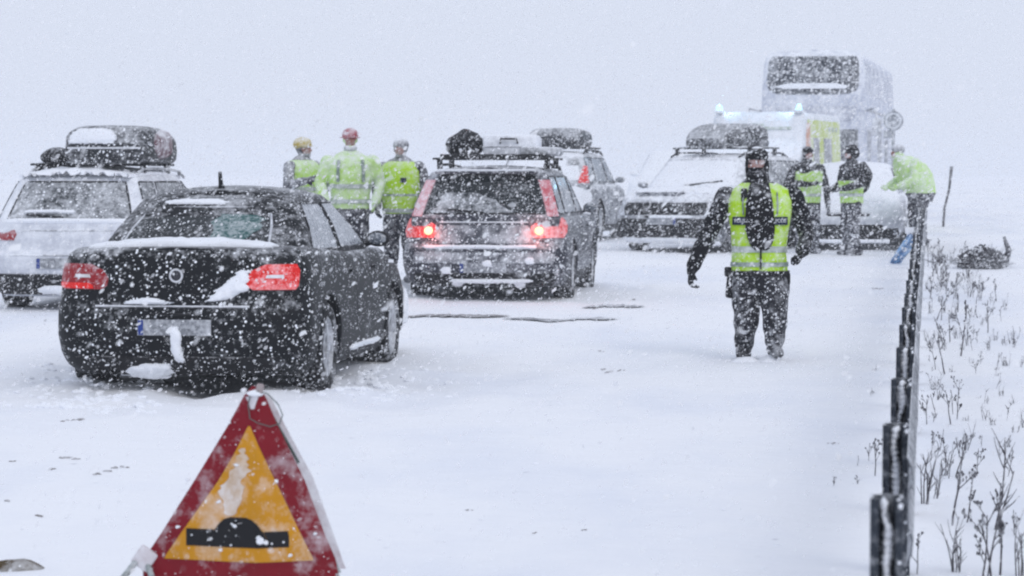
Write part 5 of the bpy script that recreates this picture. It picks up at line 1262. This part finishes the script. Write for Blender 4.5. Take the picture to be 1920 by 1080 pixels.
# blue cloth by the rail
YK = 42.0; kz = 1.0
def bqk(px, py): return Vector(((px - 1690) / F * YK, 0, (475 - py) / F * YK))
g = at(1690, YK)
m = MB()
rows = [(1703, 1718, 418), (1697, 1722, 428), (1688, 1713, 441), (1680, 1706, 452), (1672, 1696, 463), (1668, 1690, 472), (1674, 1686, 477)]
vs = []; fs = []
for j, (a, b, y) in enumerate(rows):
    for i_ in range(7):
        v = bqk(a + (b - a) * i_ / 6, y); v.y = .05 * math.sin(i_ * 1.9 + j) + .03 * noise.noise(Vector((i_, j, 0))); v.z = max(v.z, .01); vs.append(v)
n1 = len(vs); vs += [v + Vector((0, .012, 0)) for v in vs]
W_ = 7
for j in range(len(rows) - 1):
    for i_ in range(6):
        a = j * W_ + i_; fs.append((a, a + W_, a + W_ + 1, a + 1)); fs.append((n1 + a, n1 + a + 1, n1 + a + W_ + 1, n1 + a + W_))
o = pyd('blue_cloth', vs, fs, 'blue_cloth', angle=60); o.location = g; tag(o, 'crumpled bright blue cloth hanging against the rail far down the road', 'cloth')
a_ = bqk(1708, 411); MB().box(a_, (.17, .03, .09), bev=.01).build('white_tie', 'snow', o)

# ---------------------------------------------------------------- marks on the snow
def ground_patch(name, rows, mname, label=None, kind='structure', lift=.006, parent=None, wob=0):
    """rows (py, px0, px1) on the ground"""
    vs = []; fs = []; nu = 40
    for (py, a, b) in rows:
        for k in range(nu + 1):
            p = gp(a + (b - a) * k / nu, py + wob * noise.noise(Vector((k * .35, py, 3)))); vs.append(p + Vector((0, 0, lift)))
    for j in range(len(rows) - 1):
        for k in range(nu): a = j * (nu + 1) + k; fs.append((a, a + nu + 1, a + nu + 2, a + 1))
    o = pyd(name, vs, fs, mname, angle=180); tag(o, label, kind=kind); return o
ground_patch('bare_road_streak', [(591, 742, 925), (593.2, 738, 960), (595, 742, 905)], 'brown_soil', 'thin brown streak of bare road behind the grey estate car', wob=2.5, lift=.012)
ground_patch('bare_road_streak', [(596.5, 985, 1150), (598.2, 940, 1162), (600, 990, 1130)], 'asphalt', 'thin grey streak of bare road right of the brown one', wob=2.5, lift=.012)
ground_patch('bare_road_streak', [(573, 1100, 1200), (575, 1090, 1210), (576.5, 1110, 1190)], 'asphalt', 'short faint bare streak right of the estate car', wob=2, lift=.012)
m = MB()
for (px, py, s_) in [(1133, 686, .03), (1140, 690, .035), (1145, 688, .02), (1165, 688, .02), (1127, 657, .015), (880, 958, .012), (110, 864, .03), (122, 864, .03), (140, 866, .025), (130, 788, .04), (148, 787, .04), (118, 789, .02), (95, 885, .02), (213, 882, .03), (200, 888, .03), (180, 893, .02), (230, 880, .025), (20, 870, .015), (10, 946, .02), (70, 970, .02), (1095, 1000, .01), (1640, 540, .03), (1650, 541, .03), (1005, 1000, .01), (1570, 835, .015), (1560, 836, .02), (1190, 562, .03), (1120, 578, .03)]:
    for k in range(4):
        p = gp(px + random.uniform(-6, 6), py + random.uniform(-1.2, 1.2)); m.ball(p + Vector((0, 0, .002)), (s_ * random.uniform(.3, .8), s_ * random.uniform(.4, .8), s_ * .22), None, 1)
o = m.build('dirt_clods', 'brown_soil', smooth=False); tag(o, 'scattered dark clods of dirt on the snow', kind='stuff')
# churned clumps of snow
m = MB()
for k in range(700):
    if k % 3 == 0: px, py = random.gauss(680, 50), random.uniform(690, 745)
    elif k % 3 == 1: px, py = random.gauss(160, 70), random.uniform(690, 770)
    else: px, py = random.uniform(0, 1600), random.uniform(560, 1078)
    p = gp(px, py); s_ = random.uniform(.006, .03) ** 1.0 * (1.15 if k % 3 < 2 else .45)
    m.ball(p, (s_ * 1.4, s_, s_ * .7), None, 1)
m.jitter(.006, 30); o = m.build('snow_clumps', 'snow', smooth=False); tag(o, 'small clumps of churned snow round the saloon', kind='stuff')
g = gp(22, 1066)
b = MB().ball((0, 0, .0), (.115, .07, .035), None, 3).jitter(.03, 12).build('stone', 'brown_stone'); b.location = g; tag(b, 'flat brown stone poking out of the snow in the bottom left corner', 'stone')

# ---------------------------------------------------------------- falling snow
def falling_snow():
    r = np.random.RandomState(11)
    bands = [(4.5, 9, 75), (9, 14, 150), (14, 24, 165), (24, 36, 70), (36, 60, 34), (60, 76, 22)]
    P = []
    for (a, b, dens) in bands:
        hw_ = lambda y: 1.2 + .20 * y
        zt_ = lambda y: 2.1 + .068 * y
        vol = 2 * hw_(b) * zt_(b) * (b - a); n = int(vol * dens)
        p = np.stack([(r.rand(n) * 2 - 1) * hw_(b), a + r.rand(n) * (b - a), r.rand(n) * zt_(b)], 1)
        keep = (np.abs(p[:, 0]) < 1.2 + .20 * p[:, 1]) & (p[:, 2] < 2.1 + .068 * p[:, 1]); P.append(p[keep])
    P = np.concatenate(P); n = len(P)
    dist = P[:, 1]
    rad = np.exp(r.randn(n) * .52) * .0027
    rad = 1.15 * np.clip(rad, .0011, .013) * np.interp(dist, [5, 10, 20, 30, 60], [.85, .9, 1.0, 1.45, 2.1])
    far = dist > 22
    an = np.arange(6) * math.pi / 3
    HEX = np.stack([np.cos(an) * 1.15, np.sin(an) * 1.0, np.array([.2, -.15, .2, -.15, .2, -.15])], 1); HF = np.array([(0, 1, 2), (0, 2, 3), (0, 3, 4), (0, 4, 5)])
    QD = np.array([(1.2, 0, .15), (0, 1.1, -.15), (-1.2, 0, .15), (0, -1.1, -.15)]); QF = np.array([(0, 1, 2), (0, 2, 3)])
    def make(idx, base, faces):
        k = len(idx); q_ = r.randn(k, 4); q_ /= np.linalg.norm(q_, axis=1)[:, None]
        w_, x_, y_, z_ = q_.T
        Rm = np.stack([1 - 2 * (y_ ** 2 + z_ ** 2), 2 * (x_ * y_ - z_ * w_), 2 * (x_ * z_ + y_ * w_), 2 * (x_ * y_ + z_ * w_), 1 - 2 * (x_ ** 2 + z_ ** 2), 2 * (y_ * z_ - x_ * w_), 2 * (x_ * z_ - y_ * w_), 2 * (y_ * z_ + x_ * w_), 1 - 2 * (x_ ** 2 + y_ ** 2)], 1).reshape(-1, 3, 3)
        sc_ = rad[idx][:, None, None] * (1 + .35 * (r.rand(k, len(base), 1) - .5))
        v = np.einsum('kij,vj->kvi', Rm, base) * sc_
        # flakes are drawn out a little along the wind
        wd = np.array([.75, 0, .66]); dot = v @ wd; v += dot[..., None] * wd * (.1 + .8 * r.rand(k, 1, 1))
        v += P[idx][:, None, :]
        f = faces[None] + (np.arange(k) * len(base))[:, None, None]
        return v.reshape(-1, 3), f.reshape(-1, 3)
    v1, f1 = make(np.where(~far)[0], HEX, HF); v2, f2 = make(np.where(far)[0], QD, QF)
    V = np.concatenate([v1, v2]); Fc = np.concatenate([f1, f2 + len(v1)])
    me = bpy.data.meshes.new('falling_snow'); me.vertices.add(len(V)); me.vertices.foreach_set('co', V.astype('f').ravel())
    me.loops.add(len(Fc) * 3); me.loops.foreach_set('vertex_index', Fc.astype('i').ravel())
    me.polygons.add(len(Fc)); me.polygons.foreach_set('loop_start', np.arange(0, len(Fc) * 3, 3, dtype='i'))
    me.update(calc_edges=True)
    me.materials.append(M('flake')); o = bpy.data.objects.new('falling_snow', me); C.objects.link(o)
    tag(o, 'dense falling snowflakes blowing across the whole road', kind='stuff')
    print('flakes', n, 'tris', len(Fc))
mf_, t_, b_ = principled('flake'); MATS['flake'] = mf_
N_ = t_.nodes; N_.remove(b_); df = N_.new('ShaderNodeBsdfDiffuse'); df.inputs[0].default_value = (.97, .975, .985, 1); tl = N_.new('ShaderNodeBsdfTranslucent'); tl.inputs[0].default_value = (.97, .975, .985, 1)
mxs = N_.new('ShaderNodeMixShader'); t_.links.new(df.outputs[0], mxs.inputs[1]); t_.links.new(tl.outputs[0], mxs.inputs[2])
ge = N_.new('ShaderNodeNewGeometry'); mr_ = N_.new('ShaderNodeMapRange'); mr_.inputs[3].default_value = 0.0; mr_.inputs[4].default_value = 0.65; t_.links.new(ge.outputs['Random Per Island'], mr_.inputs[0])
tp = N_.new('ShaderNodeBsdfTransparent'); mx_ = N_.new('ShaderNodeMixShader'); t_.links.new(mr_.outputs[0], mx_.inputs[0]); t_.links.new(mxs.outputs[0], mx_.inputs[1]); t_.links.new(tp.outputs[0], mx_.inputs[2])
t_.links.new(mx_.outputs[0], N_['Material Output'].inputs['Surface'])
falling_snow()
